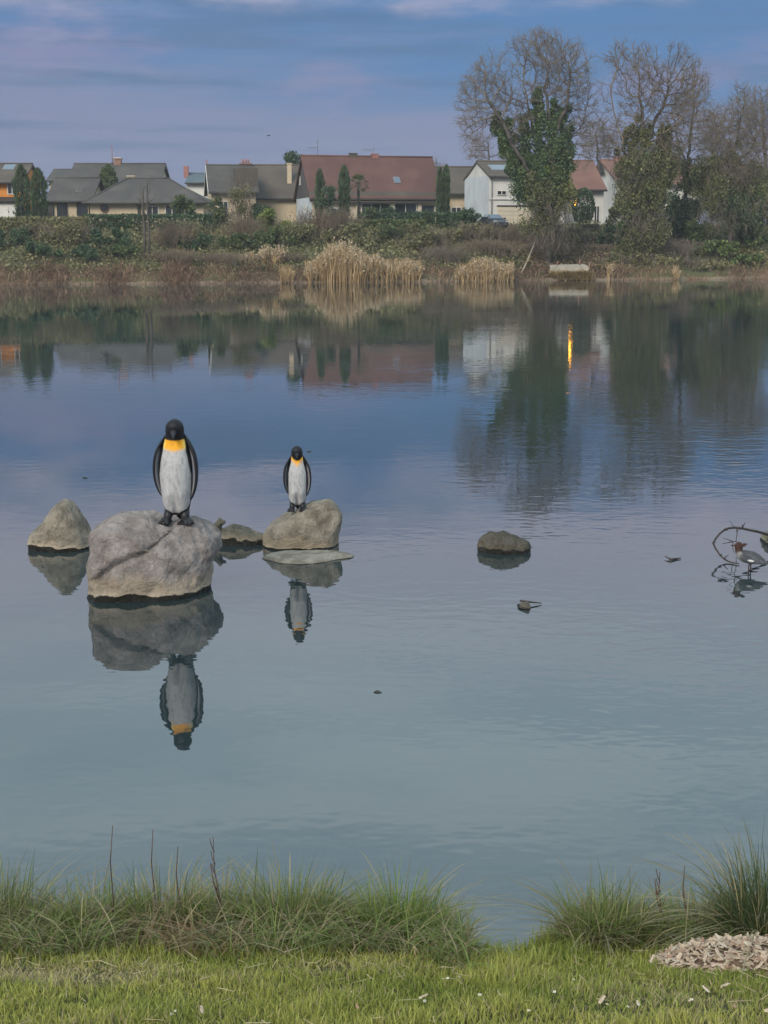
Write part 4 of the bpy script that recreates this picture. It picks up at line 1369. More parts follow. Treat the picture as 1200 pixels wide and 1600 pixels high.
reeds('large golden reed bed in the middle of the far bank', [(476, 500, 408, 398, 150), (500, 520, 396, 374, 190), (515, 548, 366, 372, 330), (545, 600, 380, 398, 420), (600, 640, 404, 406, 260), (632, 658, 400, 404, 230), (505, 560, 395, 392, 120)], 3, .45, (-.4, 3.0))
reeds('small golden reed bed left of the leaning pole', [(712, 735, 420, 412, 130), (735, 775, 400, 398, 320), (770, 803, 402, 410, 230)], 5, .5)
reeds('narrow reed tuft left of the large reed bed', [(437, 458, 418, 416, 150)], 9, .1)
reeds('sparse pale plumes standing high on the bank left of the reeds', [(372, 410, 392, 388, 46), (408, 442, 380, 376, 60)], 13, 1.0, (2.5, 4.0))
reeds('thin reed wisps at the waterline right of the white landing', [(950, 962, 408, 408, 40), (1055, 1064, 414, 412, 50)], 15, .3)

m_dry = leaf_mat('dead brown grass', [(.195, .118, .086), (.305, .205, .140), (.42, .32, .19)], .35, .35, .9, .2)


def dry_fringe(n, px0, px1, s0, s1, h0, h1, seed):
    rng = np.random.default_rng(seed)
    px = rng.uniform(px0, px1, n)
    x = (px - 600) / F * 125
    Yv = bank_y(x) + rng.uniform(s0, s1, n)
    x = (px - 600) / F * Yv
    z = far_z(x, Yv)
    cl = .62 + .75 * fbm2(x * .9, Yv * .3, seed)
    B = np.stack([x, Yv, z - .05], 1)
    return blades(B, rng.uniform(0, 6.28, n), rng.uniform(h0, h1, n) * np.clip(cl, .3, 1.3), rng.uniform(.2, 1.5, n), rng.uniform(.03, .06, n), 3, twist=rng.uniform(0, 3, n))


V, qs, tri, m_ = blades(np.zeros((1, 3)), np.zeros(1), np.ones(1), np.zeros(1), .01, 3)
parts = [dry_fringe(11000, -60, 450, -.2, 2.6, .3, 1.35, 3), dry_fringe(3500, 440, 830, -.2, 2.2, .4, 1.1, 4), dry_fringe(4000, 800, 1260, -.1, 2.4, .4, 1.2, 6)]
VV, QQ, TT, off = [], [], [], 0
for V, qs, tri, m_ in parts:
    VV.append(V); QQ += [q + off for q in qs]; TT.append(tri + off); off += len(V)
fr = link('dry_grass', np_mesh('dry_grass', np.concatenate(VV), [np.concatenate(QQ), np.concatenate(TT)], m_dry))
tag(fr, 'dead brown grass along the far waterline', 'grass', kind='stuff')

# low ivy and litter covering the slope
n = 110000
x = RNG.uniform(-45, 50, n); s = RNG.uniform(1.2, 24, n)
Yv = bank_y(x) + s
px_ = x / Yv * F + 600
keep = ~((px_ > 830) & (px_ < 952) & (s < 12) & (RNG.random(n) < .85))
x, Yv = x[keep], Yv[keep]
P = np.stack([x, Yv, far_z(x, Yv) + np.abs(RNG.normal(0, .36, len(x))) * (.5 + .9 * np.clip(fbm2(x * .7, Yv * .7, 8.0), 0, 1))], 1)
V, Q = leaf_quads(P, RNG.uniform(.07, .16, len(P)), flat=.8)
uc = link('undergrowth', np_mesh('undergrowth', V, [Q], m_leaf_olive))
tag(uc, 'low olive undergrowth covering the slope of the far bank', 'undergrowth', kind='stuff')
n = 5000
x = RNG.uniform(xat(815, 135), xat(960, 140), n); Yv = bank_y(x) + RNG.uniform(.3, 13, n)
P = np.stack([x, Yv, far_z(x, Yv) + np.abs(RNG.normal(0, .08, n))], 1)
V, Q = leaf_quads(P, RNG.uniform(.08, .17, n), flat=1.2)
tag(link('leaf_litter', np_mesh('leaf_litter', V, [Q], noisy('red brown litter', [(.12, .072, .055), (.17, .11, .085)], .5, .95, island=.3))), 'red brown leaf litter on the bare slope by the landing', 'leaf litter', kind='stuff')

# bird
bd = at(420, 212, 120)
bird = tag(empty('flying_bird', bd, .6), 'tiny dark bird in flight above the roofs', 'bird')
bird.scale = (.6,) * 3
m_bird = noisy('dark plumage', [(.03, .03, .035), (.05, .05, .055)], 8, .8)
MB().tube([(-.22, 0, 0), (-.1, 0, .01), (.05, 0, .01), (.16, 0, .03), (.22, 0, .02)], [.015, .055, .06, .04, .01], 8).build('body', m_bird, bird)
for sy in (-1, 1):
    MB().slab([(-.08, sy * .03, .02), (.09, sy * .03, .02), (.06, sy * .25, .14), (-.06, sy * .45, .10)], .015 * sy).build('wing', m_bird, bird)

# ------------------------------------------------------------------ boulders in the water
def rock_mat(name, c_top, c_top2, c_low, tan_z=.30, band=.07, bump=.012, scale=5.0, pale=True):
    m, t, b, out = new_mat(name)
    tcn = t.nodes.new('ShaderNodeTexCoord')
    P = tcn.outputs['Object']

    def nz(s, d=8.0, r=.6):
        return node(t, 'ShaderNodeTexNoise', inp={'Vector': P, 'Scale': s, 'Detail': d, 'Roughness': r}).outputs[0]
    n1, n2, n3 = nz(scale), nz(scale * 5), nz(scale * .45, 4)
    z = node(t, 'ShaderNodeSeparateXYZ', inp={0: P}).outputs[2]
    c = mixc(t, maprange(t, n1, .36, .64), c_top, c_top2)
    c = mixc(t, maprange(t, n2, .50, .66, 0, .45), c, tuple(x * .55 for x in c_top))
    c = mixc(t, maprange(t, nz(scale * 9), .60, .70, 0, .5), c, tuple(min(1, x * 1.5) for x in c_top2))
    zl = math_n(t, 'ADD', z, math_n(t, 'MULTIPLY', math_n(t, 'SUBTRACT', n3, .5), .5))
    c = mixc(t, maprange(t, zl, tan_z, tan_z * .55, 0, .85), c, c_low)
    zb = math_n(t, 'ADD', z, math_n(t, 'MULTIPLY', math_n(t, 'SUBTRACT', nz(scale * .9, 6), .5), band * 3.4))
    if pale:
        c = mixc(t, maprange(t, zb, band * 2.1, band * 1.1, 0, .5), c, tuple(min(.6, x * 1.6) for x in c_low))
    f = maprange(t, zb, band * 1.08, band * .92)
    c = mixc(t, f, c, (.014, .013, .010))
    t.links.new(c, b.inputs['Base Color'])
    t.links.new(maprange(t, f, 0, 1, .88, .42), b.inputs['Roughness'])
    b.inputs['Specular IOR Level'].default_value = .25
    v = node(t, 'ShaderNodeTexVoronoi', feature='DISTANCE_TO_EDGE', inp={'Vector': P, 'Scale': scale * 1.3})
    crack = maprange(t, v.outputs[0], 0.0, .05)
    vf = node(t, 'ShaderNodeTexVoronoi', feature='F1', inp={'Vector': P, 'Scale': scale * 2.1})
    h = math_n(t, 'ADD', math_n(t, 'MULTIPLY', nz(scale * 2.2, 10, .7), 1.0), math_n(t, 'ADD', math_n(t, 'MULTIPLY', crack, .08), math_n(t, 'MULTIPLY', vf.outputs[0], .35)))
    bp = node(t, 'ShaderNodeBump', inp={'Strength': 1.0, 'Distance': bump * 6, 'Height': h})
    t.links.new(bp.outputs[0], b.inputs['Normal'])
    return m


def ray_poly(c, th, poly):
    """radius at which a ray at angle th from c leaves the polygon"""
    d = np.array([math.cos(th), math.sin(th)]); best = 1e-3
    n = len(poly)
    for i in range(n):
        a, b = poly[i] - c, poly[(i + 1) % n] - c
        e = b - a
        den = d[0] * e[1] - d[1] * e[0]
        if abs(den) < 1e-9: continue
        r = (a[0] * e[1] - a[1] * e[0]) / den
        u = (a[0] * d[1] - a[1] * d[0]) / den
        if r > 0 and -1e-6 <= u <= 1 + 1e-6: best = max(best, r)
    return best


def rock(name, label, outline, Y, dep, mat, seed=0, skew=0.0, nz=.03, cuts=5, sub=5, fat=.72, crease=None, cat='rock', below=.35, center=None, terr=0.0):
    """outline: photo pixels of the rock's silhouette in the plane at distance Y; the body bulges dep towards and away from it"""
    pts = [at(px, py, Y) for px, py in outline]
    poly = np.array([(p.x, p.z) for p in pts])
    poly[:, 1] = np.where(poly[:, 1] < .06, -below, poly[:, 1])
    cx = poly[:, 0].mean() if center is None else at(center, 800, Y).x
    zmax = poly[:, 1].max()
    cz = zmax * .35
    N = 240
    tab = np.array([ray_poly(np.array([cx, cz]), 2 * math.pi * i / N, poly) for i in range(N)])
    k = np.array([.25, .5, .25])
    tab = np.convolve(np.concatenate([tab[-1:], tab, tab[:1]]), k, 'valid')
    bm = bmesh.new()
    bmesh.ops.create_icosphere(bm, subdivisions=sub, radius=1.0)
    rng = np.random.default_rng(seed)
    S = np.array([v.co[:] for v in bm.verts])
    th = np.arctan2(S[:, 2], S[:, 0]) % (2 * math.pi)
    f = th / (2 * math.pi) * N
    i0 = f.astype(int) % N
    r = tab[i0] * (1 - f % 1) + tab[(i0 + 1) % N] * (f % 1)
    plane = np.sqrt(S[:, 0] ** 2 + S[:, 2] ** 2)
    pr = plane ** fat
    sy = np.sign(S[:, 1]) * np.abs(S[:, 1]) ** fat
    cs, sn = np.cos(th), np.sin(th)
    Pn = np.stack([cs * r * pr, sy * dep, sn * r * pr], 1)
    # flat fracture faces
    for q in range(cuts):
        n = rng.normal(size=3); n[1] = -abs(n[1]) - .6; n /= np.linalg.norm(n)
        d = (Pn @ n).max() * rng.uniform(.80, .93)
        o = np.clip(Pn @ n - d, 0, None)
        Pn -= n[None] * o[:, None] * .88
    Pn[:, 1] += skew * Pn[:, 0]
    sc = max(np.ptp(poly[:, 0]), zmax)
    off = Vector((seed * 3.1, seed * 1.7, seed * .9))
    for j in range(len(Pn)):
        p = Vector(Pn[j]) / sc
        a = mnoise.fractal(p * 3.0 + off, .9, 2.1, 5) * nz * sc
        vd = mnoise.voronoi(p * 3.2 + off)[0]
        c_ = (abs(mnoise.noise(p * 7 + off)) * .75 + (vd[1] - vd[0] - .30) * -.9 + abs(mnoise.noise(p * 19 + off)) * .30) * nz * sc
        dv = S[j]
        Pn[j] += dv * (a - c_)
        if terr:
            Pn[j, 2] += math.sin(Pn[j, 2] / sc * 40 + a * 30) * terr
    W = Pn + np.array([cx, Y, cz])
    if crease:
        cl = np.array([[at(px, py, Y - dep).x, at(px, py, Y - dep * .8).z] for px, py in crease[0]])
        front = np.clip((Y - W[:, 1]) / dep * 2 + .3, 0, 1)
        q = W[:, [0, 2]]
        dm = np.full(len(q), 9.); sd = np.zeros(len(q))
        for a, b_ in zip(cl[:-1], cl[1:]):
            e = b_ - a
            u = np.clip(((q - a) @ e) / (e @ e), 0, 1)
            v = q - (a + u[:, None] * e)
            dd = np.linalg.norm(v, axis=1)
            s_ = np.sign(e[0] * v[:, 1] - e[1] * v[:, 0])
            m_ = dd < dm
            dm[m_] = dd[m_]; sd[m_] = s_[m_]
        W[:, 1] += front * crease[1] * np.exp(-(dm / .035) ** 2)
        W[:, 1] += front * crease[2] * np.exp(-(dm / .22) ** 2) * (sd > 0)
    for v, co in zip(bm.verts, W): v.co = co - np.array([cx, Y, 0])
    for f_ in bm.faces: f_.smooth = True
    me = bpy.data.meshes.new(name)
    bm.to_mesh(me); bm.free()
    me.materials.append(mat)
    o = link(name, me, None, (cx, Y, 0))
    tag(o, label, cat)
    o_pts = W
    return o, o_pts


def top_z(W, x, y, r=.06):
    d = np.hypot(W[:, 0] - x, W[:, 1] - y)
    return W[d < r, 2].max()


m_rock1 = rock_mat('mauve grey boulder', (.215, .185, .175), (.345, .305, .29), (.31, .255, .195), .32, .055, .012, 4.2)
m_rock2 = rock_mat('brown grey boulder', (.165, .140, .108), (.30, .26, .21), (.35, .28, .20), .16, .02, .010, 5.0)
m_rock3 = rock_mat('tan pointed boulder', (.165, .142, .110), (.295, .258, .21), (.35, .295, .225), .17, .05, .010, 5.0)
m_rock4 = rock_mat('dark olive stone', (.060, .055, .043), (.10, .09, .074), (.11, .095, .065), .10, .05, .008, 7.0, pale=False)
m_rock5 = rock_mat('dark wet stone', (.06, .055, .045), (.11, .10, .082), (.14, .12, .085), .04, .015, .006, 9.0)
m_slab = rock_mat('pale flat slab', (.19, .172, .145), (.27, .25, .215), (.15, .135, .11), .012, .006, .006, 6.0)
m_seal = rock_mat('green grey stone', (.075, .072, .056), (.14, .13, .105), (.18, .15, .11), .12, .075, .008, 7.0)

big, Wb = rock('boulder', 'largest boulder, mauve grey with a dark waterline, under the big penguin',
               [(146, 944), (145, 905), (145, 845), (151, 826), (168, 810), (184, 802), (211, 801), (234, 803), (252, 811), (298, 814), (318, 827), (336, 845), (340, 863), (330, 885), (312, 910), (300, 930), (290, 960), (160, 965)],
               15.1, .66, m_rock1, 3, .30, .040, 5, 6, .66, crease=([(160, 890), (188, 872), (228, 858), (262, 834), (256, 818)], .03, -.045), center=245)
pyr, Wp = rock('boulder', 'pointed tan boulder shaped like a pyramid at the left',
               [(43, 862), (44, 845), (48, 833), (62, 819), (80, 796), (96, 781), (103, 778), (111, 781), (121, 797), (133, 816), (143, 836), (144, 852), (143, 864), (120, 880), (60, 880)],
               17.2, .36, m_rock3, 5, 0, .024, 2, 5, .88)
mid, Wm = rock('boulder', 'brown square topped boulder under the small penguin',
               [(411, 864), (411, 833), (421, 819), (450, 800), (488, 785), (514, 780), (523, 786), (535, 804), (530, 836), (527, 862), (500, 880), (430, 880)],
               17.4, .42, m_rock2, 8, .05, .022, 3, 5, .66)
rock('rock', 'low green grey stone with a raised knob, left of the brown boulder',
     [(331, 856), (333, 842), (338, 836), (348, 826), (364, 820), (384, 824), (402, 833), (415, 836), (418, 860), (400, 875), (350, 875)],
     17.5, .26, m_seal, 12, 0, .03, 3, 5, .7)
sp = [water_at(px, py) for px, py in ((404, 873), (412, 867), (428, 863.5), (470, 862), (515, 861.5), (540, 863.5), (558, 868.5), (556, 872), (530, 875), (500, 881), (465, 883.5), (430, 881))]
sc_ = sum(sp, Vector()) / len(sp)
spoly = np.array([(p.x - sc_.x, p.y - sc_.y) for p in sp])
sv, sf = [], []
NA, NR = 72, 12
for i in range(NR + 1):
    for j in range(NA):
        th_ = 2 * math.pi * j / NA
        r_ = ray_poly(np.zeros(2), th_, spoly) * (1 + .05 * mnoise.noise(Vector((math.cos(th_) * 3, math.sin(th_) * 3, 4))))
        u_ = i / NR
        x_, y_ = math.cos(th_) * r_ * u_, math.sin(th_) * r_ * u_
        z_ = .045 * (1 - u_ ** 5) - .10 * max(0, u_ - .93) / .07 + .010 * mnoise.fractal(Vector((x_ * 6, y_ * 9, 1)), .8, 2, 4)
        sv.append((x_, y_, z_))
for i in range(NR):
    for j in range(NA):
        sf.append((i * NA + j, (i + 1) * NA + j, (i + 1) * NA + (j + 1) % NA, i * NA + (j + 1) % NA))
tag(MB().add(sv, sf, True).build('rock', m_slab, None, (sc_.x, sc_.y, 0)), 'flat pale slab lying awash in front of the brown boulder', 'rock')
rock('rock', 'low dark brown rock by itself right of the two penguins',
     [(716, 862), (734, 853), (750, 841), (768, 831), (788, 829), (812, 835), (830, 845), (838, 859), (834, 872), (800, 880), (750, 876)],
     17.0, .24, m_rock4, 17, -.10, .035, 3, 5, .9)
rock('rock', 'small dark stone nearest the shore, right of the penguin reflections',
     [(794, 951), (801, 944), (812, 943), (826, 939.5), (833, 942), (831, 949), (815, 957), (803, 957)],
     14.25, .10, m_rock5, 21, -.2, .03, 3, 4, .8, below=.05)
rock('rock', 'tiny dark pebble right of the brown boulder',
     [(541, 853), (546, 849.5), (553, 848.5), (560, 851), (556, 855)], 17.3, .07, m_rock5, 23, 0, .03, 1, 3, .8, below=.04)
m_moss = rock_mat('mossy stone', (.085, .095, .045), (.19, .18, .135), (.24, .22, .17), .10, .03, .012, 6.0)
moss, Wo = rock('rock', 'mossy stone cut by the right edge behind the duck',
                [(1176, 866), (1177, 855), (1184, 843), (1196, 836), (1212, 832), (1232, 840), (1240, 866), (1230, 880), (1185, 880)], 17.4, .30, m_moss, 27, 0, .03, 2, 5, .8)

# knob that rises like a head at the left end of the low stone
kp = [at(px, py, 17.45) for px, py in ((341, 846), (339, 833), (340, 822), (345, 815.5), (352, 817))]
org = Vector((kp[0].x, 17.45, 0))
kn = MB().tube([p - org for p in kp], [.085, .066, .060, .052, .018], 12)
bm = bmesh.new(); me = kn.mesh('rock_knob', m_seal); bm.from_mesh(me)
bmesh.ops.subdivide_edges(bm, edges=bm.edges[:], cuts=2, use_grid_fill=True)
for v in bm.verts: v.co += Vector(mnoise.noise_vector(v.co * 14)) * .014
for f_ in bm.faces: f_.smooth = True
bm.to_mesh(me); bm.free()
seal = [o for o in bpy.data.objects if o.get('label', '').startswith('low green grey stone')][0]
ko = link('knob', me, seal, org - seal.location)

# ------------------------------------------------------------------ penguins
m_pen = attr_mat('painted penguin', .55, .22, 0, .10, .0012, 90, 0)
m_penblack = noisy('black paint', [(.011, .012, .015), (.022, .023, .027)], 12, .45, .001, 80, spec=.3)
m_eye, _t, _b, _o = new_mat('glass eye')
_b.inputs['Base Color'].default_value = (.05, .02, .01, 1); _b.inputs['Roughness'].default_value = .1
U = .77e-3
BODY = np.array([  # zoom row, half width, half depth, y offset
    (1385, 45, 45, 20), (1376, 90, 80, 18), (1350, 132, 116, 10), (1300, 160, 144, 6), (1200, 182, 165, 4), (1100, 194, 180, 0), (1000, 205, 190, -3), (850, 212, 196, -6),
    (700, 204, 186, -6), (600, 190, 168, -4), (520, 172, 150, -2), (460, 154, 132, -2), (410, 138, 120, -6), (365, 124, 114, -14), (320, 117, 120, -24), (270, 118, 128, -32),
    (220, 112, 124, -36), (180, 94, 104, -35), (152, 66, 74, -32), (136, 36, 40, -30), (130, 3, 3, -29)], float)


def penguin(label, loc, scale, rz, legs, bib, beak_dx, tilt):
    root = tag(empty('penguin_statue', loc, rz), label, 'penguin statue')
    root.scale = (scale,) * 3
    nr, ns = 150, 144
    rows = 1385 - (1385 - 130) * (np.linspace(0, 1, nr))
    tb = BODY[::-1]
    rs = rows
    w_ = np.interp(rs, tb[:, 0], tb[:, 1]); d_ = np.interp(rs, tb[:, 0], tb[:, 2]); y_ = np.interp(rs, tb[:, 0], tb[:, 3])

    def smooth(a):
        k = np.array([1, 2, 3, 2, 1]) / 9.
        b = np.concatenate([a[:1].repeat(2), a, a[-1:].repeat(2)])
        c = np.convolve(b, k, 'valid'); c[-3:] = a[-3:]; return c
    w_, d_, y_ = smooth(w_), smooth(d_), smooth(y_)
    an = np.linspace(0, 2 * math.pi, ns, endpoint=False)
    R, A = np.meshgrid(rs, an, indexing='ij')
    Wd, Dd, Yo = w_[:, None], d_[:, None], y_[:, None]
    ca, sa = np.cos(A), np.sin(A)
    X = Wd * np.sign(ca) * np.abs(ca) ** .92
    Yy = Yo + Dd * np.sign(sa) * np.abs(sa) ** .92
    fr_ = np.clip(-sa, 0, 1)
    # thighs, the hollow between them, the keel line of the chest
    for sx in (-1, 1):
        Yy -= fr_ * 30 * legs * np.exp(-((X - sx * 88) / 55) ** 2 - ((R - 1110) / 95) ** 2)
    Yy += fr_ * 62 * legs * np.exp(-(X / 36) ** 2) * np.clip((R - 1060) / 230, 0, 1)
    Yy += fr_ * 7 * np.exp(-(X / 14) ** 2 - ((R - 780) / 150) ** 2)
    # head leans forward
    hd_ = np.clip((420 - R) / 300, 0, 1)
    Yy -= hd_ * tilt * 40
    X = X + hd_ * beak_dx * .35
    V = np.stack([X * U, Yy * U, (1480 - R) * U], -1).reshape(-1, 3)
    i = np.arange(nr - 1)[:, None] * ns + np.arange(ns)[None, :]
    j = np.arange(nr - 1)[:, None] * ns + (np.arange(ns)[None, :] + 1) % ns
    Q = np.stack([i, j, j + ns, i + ns], -1).reshape(-1, 4)
    # paint
    bx = np.interp(R, [385, 400, 460, 540, 620, 850, 1000, 1150, 1230, 1290, 1330], [118, 128, 140, 146, 166, 204, 198, 186, 172, 140, 60])
    edge = (bx - np.abs(X)) / 9 + .5
    if bib:   # narrow pointed bib of the smaller statue
        edge = np.minimum(edge, (np.interp(R, [330, 400, 470, 560, 700], [122, 118, 124, 150, 180]) - np.abs(X)) / 9 + .5)
    white = np.clip(edge, 0, 1) * (sa < -.05)
    chin = 398 - 14 * (X / 120) ** 2 if not bib else 425 - 95 * (X / 120) ** 2
    white *= np.clip((R - chin) / 8, 0, 1)
    white *= np.clip((1352 - 60 * (X / 150) ** 2 - R) / 10, 0, 1) if legs < .8 else np.clip((1376 - R) / 8, 0, 1)
    bot = 548 - 26 * np.abs(X / 140) if not bib else 560 - 120 * np.abs(X / 130)
    orange = np.clip((bot - R) / (44 if not bib else 110) + .25, 0, 1)
    nzv = .5 + .5 * fbm2(X * .03, R * .02, 3.0)
    C = np.zeros((nr, ns, 3)) + np.array([.012, .013, .017])
    dirt = np.clip(fbm2(X * .045, R * .010, 7.0) - .05, 0, 1)[..., None]
    wc = np.array([.41, .405, .415]) * (1 - .12 * nzv[..., None]) * (1 - .38 * dirt)
    oc = np.array([.78, .36, .02]) * (1 - .18 * nzv[..., None]) + np.array([.02, .22, .12]) * np.clip((np.abs(X) - 95) / 40, 0, 1)[..., None]
    bc = wc * (1 - orange[..., None]) + oc * orange[..., None]
    C = C * (1 - white[..., None]) + bc * white[..., None]
    me = np_mesh('body', V, [Q], m_pen, C.reshape(-1, 3), True)
    link('body', me, root)
    # flippers
    for sx in (-1, 1):
        path = [(112, 330, 4), (150, 405, 10), (198, 500, 8), (232, 605, 4), (248, 720, 0), (255, 840, -2), (246, 960, -4), (222, 1070, -8), (196, 1150, -14), (176, 1195, -18)]
        if sx < 0: path = [(x, r - (.06 * (r - 415)), y) for x, r, y in path]
        th_ = [10, 26, 34, 38, 36, 34, 31, 27, 20, 6]
        dp_ = [24, 60, 88, 104, 108, 104, 94, 76, 50, 14]
        P_, C_ = [], []
        m = 28
        for (x, r, y), t_, dd in zip(path, th_, dp_):
            for k in range(m):
                a = 2 * math.pi * k / m
                xx, yy = t_ * math.cos(a), dd * math.sin(a)
                rot = .22   # leading edge turned outwards, so that the pale inner face shows
                gx = xx * math.cos(rot) - yy * math.sin(rot)
                gy = xx * math.sin(rot) + yy * math.cos(rot)
                P_.append((sx * (x + gx) * U, (y + gy) * U, (1480 - r) * U))
                inner = math.cos(a) < -.42 and math.sin(a) > -.80 and 560 < r < 1120
                C_.append((.26, .26, .29) if inner else (.012, .013, .017))
        n = len(path)
        Qs = [[(i * m + k, i * m + (k + 1) % m, (i + 1) * m + (k + 1) % m, (i + 1) * m + k) for i in range(n - 1) for k in range(m)]]
        fo = link('flipper', np_mesh('flipper', P_, Qs, m_pen, np.array(C_), True), root)
        ss = fo.modifiers.new('smooth', 'SUBSURF'); ss.levels = ss.render_levels = 2
    # feet: ankle, three toes, heel
    for sx, turn in ((-1, .30), (1, .62)):
        mb = MB()
        ax = sx * 100
        mb.tube([(ax * U, .005, 175 * U), (ax * 1.08 * U, -.035, 100 * U), (ax * 1.18 * U, -.075, 42 * U)], [.046, .045, .034], 12)
        for k in (-1, 0, 1):
            a = sx * turn + k * .36
            l = .125 if k == 0 else .112
            b = Vector((ax * 1.12 * U, -.055, 38 * U))
            d = Vector((math.sin(a), -math.cos(a), 0))
            mb.tube([b - d * .02, b + d * l * .5 + Vector((0, 0, .010)), b + d * l * .85 - Vector((0, 0, .010)), b + d * l * 1.06 - Vector((0, 0, .024))], [.032, .028, .022, .006], 10)
        mb.slab([(ax * U - .055, -.16, .022), (ax * U + .055 + sx * .03, -.16, .022), (ax * 1.1 * U + .04, -.02, .03), (ax * 1.1 * U - .04, -.02, .03)], .02)
        mb.build('foot', m_penblack, root)
    MB().tube([(0, .10, .20), (0, .15, .11), (0, .185, .03), (0, .19, .0)], [.06, .055, .04, .015], 10).build('tail', m_penblack, root)
    # bill, drooping forward, with a dull mauve stripe along the lower half
    hx = beak_dx * U
    hy = -(150 + tilt * 40) * U
    hz = (1480 - 285) * U
    q = [Vector((hx * .35, hy + .03, hz)), Vector((hx * .6, hy - .015, hz - .012)), Vector((hx * .85, hy - .05, hz - .034)), Vector((hx * 1.05, hy - .074, hz - .064))]
    MB().tube(q, [.040, .026, .016, .004], 12).build('upper_bill', m_penblack, root)
    q2 = [v - Vector((0, 0, .013)) for v in q[:3]] + [q[3] + Vector((0, .008, .002))]
    MB().tube(q2, [.036, .021, .012, .003], 10).build('lower_bill', noisy('mauve bill', [(.075, .035, .045), (.11, .05, .06)], 9, .45), root)
    for sx in (-1, 1):
        c = Vector((hx * .35 + sx * 86 * U, hy + .040, (1480 - 238) * U))
        MB().tube([c - Vector((sx * .012, -.006, 0)), c, c + Vector((sx * .004, -.003, 0))], [.010, .010, .005], 10).build('eye', m_eye, root)
    return root


def stand(W, px, Y, scale, extra=0.0):
    x = xat(px, Y)
    return Vector((x, Y, top_z(W, x, Y - .07) - .012 + extra))


penguin('larger penguin statue with broad orange bib on the largest boulder', stand(Wb, 265, 15.12, 1), 1.05, rad(-2), .75, False, 22, 1.0)
penguin('smaller penguin statue with narrow pointed bib on the brown boulder', stand(Wm, 460, 17.3, .7), .75, rad(4), 1.25, True, -6, .3)


# ------------------------------------------------------------------ duck, branch, driftwood
dk = water_at(1171, 893)
duck = tag(empty('duck', dk, math.atan2(math.sin(rad(33)), -math.cos(rad(33)))), 'grey duck with rust brown crested head standing in shallow water at right', 'duck')
duck.scale = (.9, .9, .95)
m_duck = attr_mat('duck plumage', .8, .25, 0, .18, .002, 60)
stn = [(-.235, .118, .012, .006), (-.20, .122, .032, .014), (-.15, .135, .052, .034), (-.09, .152, .072, .058), (-.02, .165, .083, .074), (.05, .172, .083, .078), (.105, .182, .070, .070),
       (.135, .205, .052, .056), (.146, .235, .043, .046), (.148, .262, .045, .048), (.150, .288, .047, .050), (.150, .312, .043, .044), (.149, .330, .028, .028), (.149, .337, .004, .004)]
P_, C_ = [], []
m = 24
for i, (x, z, ry, rz_) in enumerate(stn):
    a_, b_ = stn[max(i - 1, 0)], stn[min(i + 1, len(stn) - 1)]
    t_ = Vector((b_[0] - a_[0], 0, b_[1] - a_[1])).normalized()
    nn = Vector((-t_.z, 0, t_.x))
    for k in range(m):
        a = 2 * math.pi * k / m
        p = Vector((x, 0, z)) + nn * rz_ * math.sin(a) + Vector((0, 1, 0)) * ry * math.cos(a)
        P_.append(tuple(p))
        if z > .222: c = (.050, .024, .018)
        elif math.sin(a) < -.35 or (x > .09 and math.sin(a) < .5): c = (.20, .20, .20)
        else: c = (.055, .058, .065)
        C_.append(c)
n = len(stn)
Q = [(i * m + k, i * m + (k + 1) % m, (i + 1) * m + (k + 1) % m, (i + 1) * m + k) for i in range(n - 1) for k in range(m)]
o = link('body', np_mesh('body', P_, [Q], m_duck, np.array(C_), True), duck)
ss = o.modifiers.new('smooth', 'SUBSURF'); ss.levels = ss.render_levels = 2
m_wing = noisy('grey wing feathers', [(.048, .052, .06), (.09, .094, .105)], 25, .8, .002, 60)
m_whitef = noisy('white feathers', [(.42, .42, .43), (.5, .5, .5)], 20, .8)
m_rust = noisy('rust brown crest', [(.045, .021, .015), (.075, .034, .024)], 40, .85)
for sy in (-1, 1):
    wp, wc_ = [], []
    ring = 12
    prof = [(.095, .178, .020), (.05, .180, .046), (-.02, .172, .055), (-.09, .155, .044), (-.15, .138, .026), (-.20, .126, .006)]
    for (x, z, h_) in prof:
        yb = np.interp(x, [s[0] for s in stn[:7]], [s[2] for s in stn[:7]])
        for k in range(ring):
            a = 2 * math.pi * k / ring
            wp.append((x, sy * (yb * .93 + .012 * math.cos(a) + .01), z + h_ * math.sin(a)))
    Q = [(i * ring + k, i * ring + (k + 1) % ring, (i + 1) * ring + (k + 1) % ring, (i + 1) * ring + k) for i in range(len(prof) - 1) for k in range(ring)]
    wo_ = link('wing', np_mesh('wing', wp, [Q], m_wing, None, True), duck)
    MB().tube([(-.005, sy * .103, .152), (-.035, sy * .105, .148), (-.07, sy * .100, .146), (-.088, sy * .094, .145)], [.006, .016, .014, .004], 8).build('wing_patch', m_whitef, wo_)
    MB().tube([(-.01, sy * .035, .13), (.0, sy * .035, .06), (.0, sy * .035, -.03)], [.012, .007, .007], 7).build('leg', m_rust, duck)
mb = MB()
for k in range(9):
    a = (k - 4) * .13
    b = Vector((.118, (k - 4) * .007, .285 + .018 * (4 - abs(k - 4)) / 4))
    e = b + Vector((-.055 - .012 * (k % 3), math.sin(a) * .03, .018 + .014 * ((k * 5) % 4) / 3))
    mb.tube([b, (b + e) / 2 + Vector((0, 0, .004)), e], [.012, .008, .001], 5)
mb.build('crest', m_rust, duck)
MB().tube([(.185, 0, .292), (.215, .0, .286), (.245, 0, .283), (.25, 0, .279)], [.013, .009, .006, .003], 8).build('bill', m_rust, duck)
for sy in (-1, 1):
    MB().tube([(.165, sy * .040, .300), (.166, sy * .045, .300)], [.006, .004], 8).build('eye', m_eye, duck)

m_drift = noisy('wet dark twig', [(.030, .025, .022), (.06, .048, .042)], 8, .7)


def zp(X, Y_): return (1020 + X / 6.667, 790 + Y_ / 6.667)


